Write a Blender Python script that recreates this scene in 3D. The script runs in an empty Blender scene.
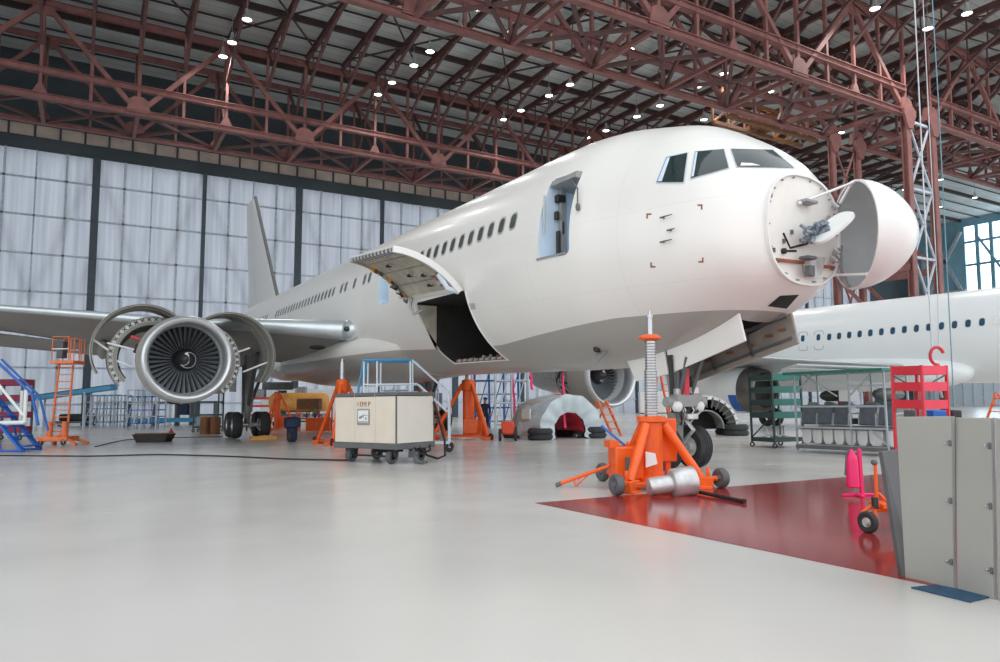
import bpy, bmesh, math, random
import numpy as np
from mathutils import Vector, Matrix, Euler
from mathutils.bvhtree import BVHTree
random.seed(7)
scn = bpy.context.scene
COL = scn.collection
R = math.radians
# ------------------------------------------------------------------ camera
FPX, PITCH, YAW, EYE = 700.0, R(4.7), R(30.5), 1.7
FW = Vector((math.sin(YAW)*math.cos(PITCH), math.cos(YAW)*math.cos(PITCH), math.sin(PITCH)))
RT = Vector((math.cos(YAW), -math.sin(YAW), 0))
UP = RT.cross(FW)
EYEP = Vector((0, 0, EYE))
cam = bpy.data.cameras.new('camera')
cam.sensor_width = 36; cam.lens = 36*FPX/1000; cam.clip_end = 500
camo = bpy.data.objects.new('camera', cam); COL.objects.link(camo)
camo.location = EYEP
camo.rotation_euler = (math.pi/2+PITCH, 0, -YAW)
scn.camera = camo

SL = 0.0254
def fz(y): return 0.283 - SL*y                       # the hangar floor falls gently towards the doors
def pray(px, py): return FW + RT*((px-500)/FPX) + UP*((331-py)/FPX)
def at(px, py, x=None, y=None, z=None):
    r = pray(px, py)
    if x is not None: t = x/r.x
    elif y is not None: t = y/r.y
    else: t = (z-EYE)/r.z
    return EYEP + r*t
def fl(px, py):
    r = pray(px, py)
    return EYEP + r*((0.283-EYE)/(r.z+SL*r.y))
def fy(px, y):                                        # floor point at depth y seen at column px
    r = pray(px, 425); return Vector((r.x/r.y*y, y, fz(y)))
def V(*a): return Vector(a)
# ------------------------------------------------------------------ materials
def mat(name, col, rough=0.5, metal=0.0, var=0.08, scale=3.0, bump=0.0, coat=0.0, spec=0.5, detail=4, stretch=None):
    m = bpy.data.materials.new(name); m.use_nodes = True
    nt = m.node_tree; b = nt.nodes['Principled BSDF']
    b.inputs['Roughness'].default_value = rough; b.inputs['Metallic'].default_value = metal
    b.inputs['Coat Weight'].default_value = coat; b.inputs['Coat Roughness'].default_value = 0.08
    b.inputs['Specular IOR Level'].default_value = spec
    tc = nt.nodes.new('ShaderNodeTexCoord'); n = nt.nodes.new('ShaderNodeTexNoise')
    n.inputs['Scale'].default_value = scale; n.inputs['Detail'].default_value = detail
    src = tc.outputs['Object']
    if stretch:
        mp = nt.nodes.new('ShaderNodeMapping'); mp.inputs['Scale'].default_value = stretch
        nt.links.new(src, mp.inputs['Vector']); src = mp.outputs['Vector']
    nt.links.new(src, n.inputs['Vector'])
    rp = nt.nodes.new('ShaderNodeValToRGB')
    rp.color_ramp.elements[0].position = 0.3; rp.color_ramp.elements[1].position = 0.7
    c0 = [max(0, c*(1-var)) for c in col]; c1 = [min(1, c*(1+var*0.6)) for c in col]
    rp.color_ramp.elements[0].color = (*c0, 1); rp.color_ramp.elements[1].color = (*c1, 1)
    nt.links.new(n.outputs['Fac'], rp.inputs['Fac']); nt.links.new(rp.outputs['Color'], b.inputs['Base Color'])
    if bump:
        bp = nt.nodes.new('ShaderNodeBump'); bp.inputs['Strength'].default_value = bump
        nt.links.new(n.outputs['Fac'], bp.inputs['Height']); nt.links.new(bp.outputs['Normal'], b.inputs['Normal'])
    return m
def emis(name, col, s):
    m = bpy.data.materials.new(name); m.use_nodes = True
    b = m.node_tree.nodes['Principled BSDF']
    b.inputs['Base Color'].default_value = (*col, 1); b.inputs['Emission Color'].default_value = (*col, 1); b.inputs['Emission Strength'].default_value = s
    return m
M = {}
M['steel_red'] = mat('steel_red', (0.235, 0.098, 0.088), 0.6, 0, 0.25, 1.2)
M['steel_mid'] = mat('steel_mid', (0.115, 0.056, 0.052), 0.65, 0, 0.25, 1.2)
M['steel_dark'] = mat('steel_dark', (0.06, 0.038, 0.036), 0.7, 0, 0.2, 1.0)
M['deck'] = mat('deck', (0.54, 0.58, 0.57), 0.8, 0, 0.15, 0.3)
M['dark_wall'] = mat('dark_wall', (0.05, 0.065, 0.075), 0.8, 0, 0.2, 0.3)
M['teal_wall'] = mat('teal_wall', (0.22, 0.42, 0.52), 0.7, 0, 0.2, 0.2)
M['post'] = mat('post', (0.05, 0.07, 0.09), 0.6, 0, 0.2)
M['girt'] = mat('girt', (0.46, 0.51, 0.58), 0.6, 0, 0.2)
M['brace'] = mat('brace', (0.36, 0.40, 0.46), 0.6, 0, 0.1)
M['ribbon'] = mat('ribbon', (0.62, 0.52, 0.44), 0.5, 0, 0.2, 0.6)
M['white'] = mat('white', (0.80, 0.80, 0.79), 0.35, 0, 0.04)
M['white_blue'] = mat('white_blue', (0.70, 0.78, 0.86), 0.4, 0, 0.05)
M['orange'] = mat('orange', (0.86, 0.115, 0.006), 0.42, 0, 0.10, 4, coat=0.15)
M['orange_faded'] = mat('orange_faded', (0.85, 0.22, 0.08), 0.5, 0, 0.15, 4)
M['magenta'] = mat('magenta', (0.30, 0.012, 0.06), 0.5, 0, 0.1)
M['red'] = mat('red', (0.62, 0.03, 0.05), 0.45, 0, 0.1)
M['pink'] = mat('pink', (0.85, 0.02, 0.16), 0.5, 0, 0.1)
M['blue'] = mat('blue', (0.02, 0.13, 0.50), 0.45, 0, 0.15)
M['sky_blue'] = mat('sky_blue', (0.05, 0.28, 0.50), 0.4, 0, 0.1)
M['mat_blue'] = mat('mat_blue', (0.03, 0.085, 0.16), 0.8, 0, 0.25, 20)
M['black'] = mat('black', (0.012, 0.012, 0.013), 0.6, 0, 0.3)
M['rubber'] = mat('rubber', (0.035, 0.036, 0.038), 0.75, 0, 0.3, 6)
M['rubber_grey'] = mat('rubber_grey', (0.10, 0.105, 0.11), 0.75, 0, 0.3, 6)
M['dark'] = mat('dark', (0.035, 0.034, 0.032), 0.7, 0, 0.3)
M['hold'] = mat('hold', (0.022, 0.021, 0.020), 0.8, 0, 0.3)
M['grey'] = mat('grey', (0.30, 0.30, 0.30), 0.5, 0, 0.12)
M['dark_grey'] = mat('dark_grey', (0.12, 0.125, 0.13), 0.55, 0, 0.15)
M['grey_panel'] = mat('grey_panel', (0.36, 0.35, 0.32), 0.55, 0, 0.06, 1.5)
M['steel'] = mat('steel', (0.55, 0.56, 0.58), 0.35, 0.9, 0.15, 5)
M['lip'] = mat('lip', (0.66, 0.68, 0.70), 0.40, 0.8, 0.04, 2)
M['polish'] = mat('polish', (0.75, 0.77, 0.80), 0.22, 1.0, 0.04, 2)
M['slat'] = mat('slat', (0.66, 0.72, 0.75), 0.30, 0.6, 0.05, 2)
M['alu'] = mat('alu', (0.62, 0.62, 0.62), 0.45, 0.7, 0.2, 8)
M['nacelle'] = mat('nacelle', (0.42, 0.40, 0.36), 0.42, 0.1, 0.06, 1)
M['cowl'] = mat('cowl', (0.40, 0.385, 0.34), 0.45, 0.15, 0.08, 1)
M['liner'] = mat('liner', (0.60, 0.62, 0.63), 0.5, 0.0, 0.08, 2)
M['blade'] = mat('blade', (0.33, 0.35, 0.38), 0.42, 0.4, 0.2, 3)
M['spinner'] = mat('spinner', (0.015, 0.015, 0.018), 0.3, 0, 0.1)
M['wing_under'] = mat('wing_under', (0.33, 0.33, 0.32), 0.5, 0, 0.08, 0.5)
M['primer'] = mat('primer', (0.50, 0.46, 0.38), 0.5, 0, 0.25, 3)
M['door_inner'] = mat('door_inner', (0.36, 0.33, 0.29), 0.5, 0.1, 0.3, 1.6)
M['bulkhead'] = mat('bulkhead', (0.82, 0.79, 0.74), 0.45, 0, 0.05, 3)
M['rust'] = mat('rust', (0.32, 0.10, 0.05), 0.6, 0, 0.3)
M['bronze'] = mat('bronze', (0.16, 0.15, 0.14), 0.35, 0.7, 0.25, 1.0, stretch=(1, 0.2, 1))
M['plane_b'] = mat('plane_b', (0.86, 0.89, 0.90), 0.3, 0, 0.03, 0.4)
M['win_blue'] = mat('win_blue', (0.03, 0.10, 0.17), 0.25, 0, 0.2)
M['glass'] = mat('glass', (0.018, 0.032, 0.034), 0.06, 0, 0.3, 2, spec=0.8)
M['pane'] = mat('pane', (0.10, 0.11, 0.11), 0.15, 0, 0.3, 1.5)
M['beige'] = mat('beige', (0.72, 0.64, 0.54), 0.5, 0, 0.05, 2)
M['beige_light'] = mat('beige_light', (0.74, 0.69, 0.62), 0.5, 0, 0.04, 2)
M['green'] = mat('green', (0.02, 0.16, 0.13), 0.5, 0, 0.12)
M['green_dark'] = mat('green_dark', (0.02, 0.05, 0.045), 0.5, 0, 0.15)
M['seat'] = mat('seat', (0.11, 0.13, 0.15), 0.8, 0, 0.2, 8)
M['yellow'] = mat('yellow', (0.72, 0.34, 0.07), 0.45, 0, 0.15)
M['brown'] = mat('brown', (0.22, 0.09, 0.035), 0.6, 0, 0.25)
M['rope_dark'] = mat('rope_dark', (0.16, 0.30, 0.36), 0.5, 0.2, 0.2)
M['rope'] = mat('rope', (0.55, 0.58, 0.62), 0.5, 0.3, 0.2)
M['navy'] = mat('navy', (0.015, 0.03, 0.08), 0.7, 0, 0.2)
M['skin'] = mat('skin', (0.60, 0.36, 0.26), 0.5, 0, 0.05)
M['lamp_glow'] = emis('lamp_glow', (1.0, 0.97, 0.95), 9)
M['hull_int'] = mat('hull_int', (0.62, 0.74, 0.86), 0.5, 0, 0.08, 2)
# aircraft paint: white above, grey belly below a painted line
def hull_paint(name, up, lo, zline, slope=None, seam=True):
    m = mat(name, up, 0.30, 0, 0.03, 0.5, coat=0.25); nt = m.node_tree; b = nt.nodes['Principled BSDF']
    tc = nt.nodes.new('ShaderNodeTexCoord'); sp = nt.nodes.new('ShaderNodeSeparateXYZ'); nt.links.new(tc.outputs['Object'], sp.inputs[0])
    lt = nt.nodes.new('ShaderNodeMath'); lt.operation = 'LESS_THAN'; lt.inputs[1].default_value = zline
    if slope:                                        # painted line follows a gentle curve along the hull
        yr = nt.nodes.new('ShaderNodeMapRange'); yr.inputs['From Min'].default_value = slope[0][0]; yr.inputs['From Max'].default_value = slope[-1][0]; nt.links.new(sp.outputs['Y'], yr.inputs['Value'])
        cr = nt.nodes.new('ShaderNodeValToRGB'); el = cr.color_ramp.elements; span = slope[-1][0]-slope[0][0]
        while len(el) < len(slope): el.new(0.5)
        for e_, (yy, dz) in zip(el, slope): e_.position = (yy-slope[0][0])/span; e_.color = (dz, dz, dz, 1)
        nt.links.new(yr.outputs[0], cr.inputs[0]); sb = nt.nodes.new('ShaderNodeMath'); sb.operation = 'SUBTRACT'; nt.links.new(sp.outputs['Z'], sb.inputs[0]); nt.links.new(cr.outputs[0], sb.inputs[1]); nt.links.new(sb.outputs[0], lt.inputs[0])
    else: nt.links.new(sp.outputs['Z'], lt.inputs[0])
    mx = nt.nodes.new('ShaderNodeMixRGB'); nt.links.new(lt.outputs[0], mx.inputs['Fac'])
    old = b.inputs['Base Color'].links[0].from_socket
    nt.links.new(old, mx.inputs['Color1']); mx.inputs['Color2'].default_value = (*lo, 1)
    out = mx.outputs['Color']
    if seam:
        fr = nt.nodes.new('ShaderNodeMath'); fr.operation = 'PINGPONG'; fr.inputs[1].default_value = 1.35; nt.links.new(sp.outputs['Y'], fr.inputs[0])
        l2 = nt.nodes.new('ShaderNodeMath'); l2.operation = 'LESS_THAN'; l2.inputs[1].default_value = 0.006; nt.links.new(fr.outputs[0], l2.inputs[0])
        f2 = nt.nodes.new('ShaderNodeMath'); f2.operation = 'PINGPONG'; f2.inputs[1].default_value = 0.72; nt.links.new(sp.outputs['Z'], f2.inputs[0])
        l3 = nt.nodes.new('ShaderNodeMath'); l3.operation = 'LESS_THAN'; l3.inputs[1].default_value = 0.004; nt.links.new(f2.outputs[0], l3.inputs[0])
        mxx = nt.nodes.new('ShaderNodeMath'); mxx.operation = 'MAXIMUM'; nt.links.new(l2.outputs[0], mxx.inputs[0]); nt.links.new(l3.outputs[0], mxx.inputs[1])
        sc = nt.nodes.new('ShaderNodeMath'); sc.operation = 'MULTIPLY'; sc.inputs[1].default_value = 0.16; nt.links.new(mxx.outputs[0], sc.inputs[0])
        m2 = nt.nodes.new('ShaderNodeMixRGB'); nt.links.new(sc.outputs[0], m2.inputs['Fac']); nt.links.new(out, m2.inputs['Color1']); m2.inputs['Color2'].default_value = (0.25, 0.25, 0.25, 1)
        out = m2.outputs['Color']
    nt.links.new(out, b.inputs['Base Color'])
    return m
# ------------------------------------------------------------------ mesh builder
OFF = {}
class MB:
    def __init__(s): s.v = []; s.f = []; s.mi = []; s.cur = 0
    def add(s, vs, fs):
        b = len(s.v); s.v += [tuple(v) for v in vs]; s.f += [tuple(b+i for i in f) for f in fs]; s.mi += [s.cur]*len(fs); return s
    def box(s, c, d, m=None):
        x, y, z = [k/2 for k in d]; c = Vector(c)
        vs = [Vector((i*x, j*y, k*z)) for i in (-1, 1) for j in (-1, 1) for k in (-1, 1)]
        if m is not None: vs = [m @ v for v in vs]
        return s.add([v+c for v in vs], [(0, 1, 3, 2), (4, 6, 7, 5), (0, 4, 5, 1), (2, 3, 7, 6), (0, 2, 6, 4), (1, 5, 7, 3)])
    def frame(s, p, q, up):
        d = (q-p).normalized(); u = Vector(up)
        if abs(d.dot(u)) > 0.98: u = Vector((1, 0, 0))
        sd = d.cross(u).normalized(); return d, sd, sd.cross(d)
    def beam(s, p, q, w, h=None, up=(0, 0, 1)):
        p, q = Vector(p), Vector(q); h = h or w; d, a, b = s.frame(p, q, up); a = a*(w/2); b = b*(h/2)
        vs = [e+i*a+j*b for e in (p, q) for i, j in ((-1, -1), (1, -1), (1, 1), (-1, 1))]
        return s.add(vs, [(3, 2, 1, 0), (4, 5, 6, 7), (0, 1, 5, 4), (1, 2, 6, 5), (2, 3, 7, 6), (3, 0, 4, 7)])
    def ibeam(s, p, q, w, h, up=(0, 0, 1)):
        p, q = Vector(p), Vector(q); d, a, b = s.frame(p, q, up); t = h*0.12
        s.beam(p+b*(h/2-t/2), q+b*(h/2-t/2), w, t, up); s.beam(p-b*(h/2-t/2), q-b*(h/2-t/2), w, t, up)
        return s.beam(p, q, w*0.3, h-2*t, up)
    def tube(s, pts, r, n=8, cap=True):
        pts = [Vector(p) for p in pts]; k = len(pts); rs = r if isinstance(r, (list, tuple)) else [r]*k
        rings = []; prev = None
        for i, p in enumerate(pts):
            d = (pts[min(i+1, k-1)]-pts[max(i-1, 0)]).normalized()
            if prev is None: u = Vector((0, 0, 1)) if abs(d.z) < 0.9 else Vector((1, 0, 0)); a = d.cross(u).normalized()
            else: a = (prev - d*prev.dot(d)).normalized()
            prev = a; b = d.cross(a)
            rings.append([p+(a*math.cos(2*math.pi*j/n)+b*math.sin(2*math.pi*j/n))*rs[i] for j in range(n)])
        return s.loft(rings, cap)
    def loft(s, rings, cap=True, close=True):
        n = len(rings[0]); vs = [v for r in rings for v in r]; fs = []
        for i in range(len(rings)-1):
            for j in range(n if close else n-1):
                a, b = i*n+j, i*n+(j+1) % n
                fs.append((a, b, b+n, a+n))
        if cap and close: fs.append(tuple(range(n-1, -1, -1))); fs.append(tuple((len(rings)-1)*n+j for j in range(n)))
        return s.add(vs, fs)
    def lathe(s, prof, o, ax, n=32, a0=0, a1=360, ref=None):
        o, ax = Vector(o), Vector(ax).normalized()
        u = Vector(ref) if ref else (Vector((0, 0, 1)) if abs(ax.z) < 0.9 else Vector((1, 0, 0)))
        u = (u-ax*u.dot(ax)).normalized(); w = ax.cross(u); full = abs(a1-a0) >= 359.9; k = n if full else n+1
        rings = [[o+ax*h+(u*math.cos(R(a0+(a1-a0)*j/n))+w*math.sin(R(a0+(a1-a0)*j/n)))*max(r, 1e-4) for j in range(k)] for r, h in prof]
        return s.loft(rings, False, full)
    def shell(s, prof, t, o, ax, n, a0, a1, ref=None):       # part of a tube wall with thickness t
        o, ax = Vector(o), Vector(ax).normalized(); u = Vector(ref or (0, 0, 1)); u = (u-ax*u.dot(ax)).normalized(); w = ax.cross(u)
        rings = []
        for j in range(n+1):
            g = R(a0+(a1-a0)*j/n); d = u*math.cos(g)+w*math.sin(g)
            rings.append([o+ax*h+d*r for r, h in prof]+[o+ax*h+d*(r-t) for r, h in reversed(prof)])
        return s.loft(rings, True)
    def prism(s, poly, vec):
        vec = Vector(vec); a = [Vector(p) for p in poly]; n = len(a)
        return s.add(a+[p+vec for p in a], [tuple(range(n-1, -1, -1)), tuple(range(n, 2*n))]+[(i, (i+1) % n, (i+1) % n+n, i+n) for i in range(n)])
    def ball(s, c, r, n=12, sc=(1, 1, 1)):
        c = Vector(c); rings = []
        for i in range(1, n//2):
            t = math.pi*i/(n//2)
            rings.append([c+Vector((sc[0]*r*math.sin(t)*math.cos(2*math.pi*j/n), sc[1]*r*math.sin(t)*math.sin(2*math.pi*j/n), -sc[2]*r*math.cos(t))) for j in range(n)])
        return s.loft(rings, True)
    def wheel(s, c, ax, r, w, n=20):
        ax = Vector(ax).normalized(); b = w/2
        return s.lathe([(r*0.45, -b*0.75), (r*0.62, -b), (r*0.86, -b), (r*0.97, -b*0.6), (r, 0), (r*0.97, b*0.6), (r*0.86, b), (r*0.62, b), (r*0.45, b*0.75)], c, ax, n)
    def build(s, name, m, parent=None, smooth=True, bevel=0, ang=35):
        me = bpy.data.meshes.new(name)
        if parent is not None:
            rt = parent
            while rt.parent is not None: rt = rt.parent
            o0 = OFF.get(rt.name)
            if o0 is not None: s.v = [(v[0]-o0[0], v[1]-o0[1], v[2]-o0[2]) for v in s.v]
        me.from_pydata(s.v, [], s.f)
        for mm in (m if isinstance(m, (list, tuple)) else [m]): me.materials.append(mm if not isinstance(mm, str) else M[mm])
        if any(s.mi): me.polygons.foreach_set('material_index', s.mi)
        bm = bmesh.new(); bm.from_mesh(me); bmesh.ops.recalc_face_normals(bm, faces=bm.faces); bm.to_mesh(me); bm.free()
        if smooth: me.shade_smooth(); me.set_sharp_from_angle(angle=R(ang))
        o = bpy.data.objects.new(name, me); COL.objects.link(o)
        if parent is not None: o.parent = parent
        if bevel:
            bv = o.modifiers.new('bevel', 'BEVEL'); bv.width = bevel; bv.segments = 2; bv.limit_method = 'ANGLE'
        return o
def tag(o, label=None, cat=None, group=None, kind=None):
    if label: o['label'] = label
    if cat: o['category'] = cat
    if group: o['group'] = group
    if kind: o['kind'] = kind
    return o
TILT = -math.atan(SL)
def thing(name, label, cat, loc=(0, 0, 0), rz=0.0, group=None, tilt=True, world=False):
    o = bpy.data.objects.new(name, None); COL.objects.link(o); o.empty_display_size = 0.2
    o.location = loc; o.rotation_mode = 'ZYX'
    if world: OFF[o.name] = Vector(loc)
    else: o.rotation_euler = (TILT if tilt else 0, 0, rz)
    return tag(o, label, cat, group)
def on_floor(x, y): return (x, y, fz(y))
def copy_tree(o, parent=None, label=None, loc=None, rz=None):
    c = o.copy(); COL.objects.link(c)
    if parent is not None: c.parent = parent
    if label: c['label'] = label
    if loc is not None: c.location = loc
    if rz is not None: e = c.rotation_euler.copy(); e.z = rz; c.rotation_euler = e
    for ch in [k for k in bpy.data.objects if k.parent == o]: copy_tree(ch, c)
    return c
ORD = ['first', 'second', 'third', 'fourth', 'fifth', 'sixth', 'seventh', 'eighth', 'ninth', 'tenth', 'eleventh', 'twelfth', 'thirteenth', 'fourteenth', 'fifteenth', 'sixteenth', 'seventeenth', 'eighteenth', 'nineteenth', 'twentieth',
       'twenty-first', 'twenty-second', 'twenty-third', 'twenty-fourth', 'twenty-fifth', 'twenty-sixth', 'twenty-seventh', 'twenty-eighth', 'twenty-ninth', 'thirtieth', 'thirty-first', 'thirty-second', 'thirty-third']
M['red_lit'] = mat('red_lit', (0.80, 0.05, 0.10), 0.45, 0, 0.08)
M['red_orange'] = mat('red_orange', (0.75, 0.07, 0.02), 0.45, 0, 0.1)
LAMP_W, WORLD, EXPO = 1300, 1.3, 0.44
# ================================================================== the setting
def floor_mat():
    m = mat('floor_paint', (0.63, 0.605, 0.575), 0.22, 0, 0.10, 0.25, detail=8); nt = m.node_tree; b = nt.nodes['Principled BSDF']
    tc = nt.nodes.new('ShaderNodeTexCoord'); n = nt.nodes.new('ShaderNodeTexNoise'); n.inputs['Scale'].default_value = 0.7; n.inputs['Detail'].default_value = 7
    nt.links.new(tc.outputs['Object'], n.inputs['Vector'])
    mr = nt.nodes.new('ShaderNodeMapRange'); mr.inputs['To Min'].default_value = 0.12; mr.inputs['To Max'].default_value = 0.34
    nt.links.new(n.outputs['Fac'], mr.inputs['Value']); nt.links.new(mr.outputs['Result'], b.inputs['Roughness'])
    return m
M['floor'] = floor_mat()
M['red_floor'] = mat('red_floor', (0.31, 0.030, 0.030), 0.14, 0, 0.22, 0.9, detail=8)
f = MB(); f.add([(-70, -25, fz(-25)), (150, -25, fz(-25)), (150, 74, fz(74)), (-70, 74, fz(74))], [(0, 1, 2, 3)])
tag(f.build('floor', 'floor', smooth=False), kind='structure')
f = MB(); e = 0.004
f.prism([(5.6, -2.5, fz(-2.5)+e), (15.5, -2.5, fz(-2.5)+e), (15.5, 7.72, fz(7.72)+e), (5.6, 8.52, fz(8.52)+e)], (0, 0, -0.003))
tag(f.build('floor_marking', 'red_floor', smooth=False), 'glossy dark red painted area of the floor under the nose of the white airliner', 'floor marking')

YW, ZD, ZR = 72.0, 22.5, 31.2
zb = fz(YW)
# translucent door leaves with daylight behind them
pm = bpy.data.materials.new('door_panel'); pm.use_nodes = True
nt = pm.node_tree; nt.nodes.clear(); out = nt.nodes.new('ShaderNodeOutputMaterial'); mxs = nt.nodes.new('ShaderNodeMixShader'); mxs.inputs[0].default_value = 0.5
df = nt.nodes.new('ShaderNodeBsdfDiffuse'); tr = nt.nodes.new('ShaderNodeBsdfTranslucent')
tc = nt.nodes.new('ShaderNodeTexCoord'); mp = nt.nodes.new('ShaderNodeMapping'); mp.inputs['Scale'].default_value = (1.6, 1, 0.05)
nz = nt.nodes.new('ShaderNodeTexNoise'); nz.inputs['Scale'].default_value = 2.0; nz.inputs['Detail'].default_value = 5
rp = nt.nodes.new('ShaderNodeValToRGB'); rp.color_ramp.elements[0].position = 0.3; rp.color_ramp.elements[1].position = 0.7
rp.color_ramp.elements[0].color = (0.32, 0.355, 0.41, 1); rp.color_ramp.elements[1].color = (0.46, 0.49, 0.54, 1)
nt.links.new(tc.outputs['Object'], mp.inputs[0]); nt.links.new(mp.outputs[0], nz.inputs['Vector']); nt.links.new(nz.outputs['Fac'], rp.inputs[0])
nt.links.new(rp.outputs[0], df.inputs[0]); nt.links.new(rp.outputs[0], tr.inputs[0]); nt.links.new(df.outputs[0], mxs.inputs[1]); nt.links.new(tr.outputs[0], mxs.inputs[2]); nt.links.new(mxs.outputs[0], out.inputs[0])
M['door_panel'] = pm
LW = 9.1
def door_leaf(i, x0):
    p = MB(); p.add([(0.05, 0.12, 0), (LW-0.05, 0.12, 0), (LW-0.05, 0.12, ZD-zb), (0.05, 0.12, ZD-zb)], [(0, 1, 2, 3)])
    o = p.build('door_%d' % i, 'door_panel', smooth=False); o.location = (x0, YW, zb); tag(o, kind='structure'); o.rotation_mode = 'ZYX'
    q = MB()
    for z in (20, 16.7, 13.35, 10.05, 6.8, 3.5, 0.3): q.beam((0, 0, z-zb), (LW, 0, z-zb), 0.14, 0.16)
    q.build('girt', 'girt', o, smooth=False)
    q = MB()
    for k in range(1, 4): q.beam((LW*k/4, -0.02, 0), (LW*k/4, -0.02, ZD-zb), 0.2 if k != 2 else 0.13, 0.1, (0, 1, 0))
    q.build('mullion', 'girt', o, smooth=False)
    q = MB(); H = ZD-zb
    for a, b in (((0, H), (LW/2, H*0.45)), ((LW, H), (LW/2, H*0.45)), ((0, H*0.62), (LW/2, H*0.07)), ((LW, H*0.62), (LW/2, H*0.07))):
        q.beam((a[0], 0.5, a[1]), (b[0], 0.5, b[1]), 0.2, 0.12, (0, 1, 0))
    q.build('diagonal_brace', 'brace', o, smooth=False)
    q = MB(); w = 0.62 if i % 2 else 0.34
    q.box((0, -0.1, H/2), (w, 0.4, H)); q.build('edge_post', 'post', o, smooth=False)
    return o
for i in range(15): door_leaf(i+1, -18.2+LW*i)
w = MB(); w.box((40, YW+0.3, ZD+0.55), (190, 0.9, 1.15)); w.box((40, YW+0.3, 28.2), (190, 0.5, 6.9)); w.box((-35, YW+0.3, 11), (33, 0.4, 26)); w.box((124.6, YW+0.3, 11), (13.5, 0.4, 26))
tag(w.build('wall_back', 'dark_wall', smooth=False), kind='structure')
w = MB(); w.box((40, YW+0.25, 24.2), (190, 0.1, 1.15)); wo = tag(w.build('window_1', 'ribbon', smooth=False), kind='structure')
w = MB()
for k in range(70): w.box((-20+k*1.9, YW+0.15, 24.2), (0.16, 0.16, 1.2))
w.build('mullion', 'post', wo, smooth=False)
# right end wall: blue cladding towards the corner with haze painted into its colour, tall bright window beside it
XE = 131.0
w = MB(); w.box((XE, 67.4, 14.6), (0.5, 9.6, 33)); w.box((XE, 55, 1), (0.5, 15.2, 6))
w.box((XE, 55, 30.5), (0.5, 15.2, 1.4)); w.box((XE, 30, 14), (0.5, 35, 34))
tag(w.build('wall_right', 'teal_wall', smooth=False), kind='structure')
w = MB(); w.box((XE-0.35, 59.7, 1.2), (0.1, 24.4, 6.6)); tag(w.build('trim_2', 'white_blue', None, smooth=False), kind='structure')
w = MB()
for y in np.arange(48, 72, 1.6): w.box((XE-0.45, y, 1.2), (0.12, 0.14, 6.6))
tag(w.build('trim_3', 'girt', None, smooth=False), kind='structure')
wp = MB(); wp.box((XE-0.4, 69.6, 12), (0.3, 0.5, 26))
for z in (9.5, 14, 18.5): wp.box((XE-0.4, 67.4, z), (0.3, 9.4, 0.8))
wp.beam((XE-0.5, 71.5, 14), (XE-0.5, 63, 29), 0.5); wp.beam((XE-0.5, 63, 18), (XE-0.5, 68, 29), 0.5)
M['sky_pane'] = emis('sky_pane', (0.80, 0.93, 1.0), 2.2)
w = MB(); w.box((XE+0.1, 55, 17), (0.06, 15.2, 26)); wo = tag(w.build('window_2', 'sky_pane', smooth=False), kind='structure')
w = MB()
for y in (60.6, 58.4, 55, 51): w.box((XE-0.15, y, 17), (0.3, 0.55, 26))
for z in (8, 13, 18, 23, 27): w.box((XE-0.15, 55, z), (0.25, 15, 0.4))
w.beam((XE-0.2, 60.6, 8), (XE-0.2, 55, 18), 0.35); w.beam((XE-0.2, 55, 18), (XE-0.2, 60.6, 28), 0.35)
w.build('window_frame', 'teal_wall', wo, smooth=False)
wp.build('trim_1', 'girt', None, smooth=False); tag(bpy.data.objects['trim_1'], kind='structure')
w = MB(); w.box((-42, 55, 14.5), (0.4, 34, 33)); tag(w.build('unseen_wall_left', 'dark_wall', smooth=False), kind='structure')  # unseen wall, added to darken the floor at the far left
# roof deck with purlins
Y0R = 12.0
c = MB(); c.box((45, (Y0R+YW+1)/2, ZR+0.15), (174, YW+1-Y0R, 0.3)); ceil = tag(c.build('ceiling', 'deck', smooth=False), kind='structure')
nt = M['deck'].node_tree; b = nt.nodes['Principled BSDF']
tcn = nt.nodes.new('ShaderNodeTexCoord'); sx = nt.nodes.new('ShaderNodeSeparateXYZ'); nt.links.new(tcn.outputs['Object'], sx.inputs[0])
pp = nt.nodes.new('ShaderNodeMath'); pp.operation = 'PINGPONG'; pp.inputs[1].default_value = 0.5; nt.links.new(sx.outputs['Y'], pp.inputs[0])
l1 = nt.nodes.new('ShaderNodeMath'); l1.operation = 'LESS_THAN'; l1.inputs[1].default_value = 0.06; nt.links.new(pp.outputs[0], l1.inputs[0])
mx = nt.nodes.new('ShaderNodeMixRGB'); old = b.inputs['Base Color'].links[0].from_socket
sc_ = nt.nodes.new('ShaderNodeMath'); sc_.operation = 'MULTIPLY'; sc_.inputs[1].default_value = 0.3; nt.links.new(l1.outputs[0], sc_.inputs[0])
nt.links.new(sc_.outputs[0], mx.inputs['Fac']); nt.links.new(old, mx.inputs['Color1']); mx.inputs['Color2'].default_value = (0.08, 0.09, 0.09, 1); nt.links.new(mx.outputs[0], b.inputs['Base Color'])
for y in np.arange(15, 71, 3.0):
    big = abs((y-36) % 9) < 0.1
    q = MB(); q.ibeam((-40, y, ZR-0.25), (XE, y, ZR-0.25), 0.26 if big else 0.09, 0.5 if big else 0.16); q.build('purlin', 'steel_dark', ceil, smooth=False)
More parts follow.
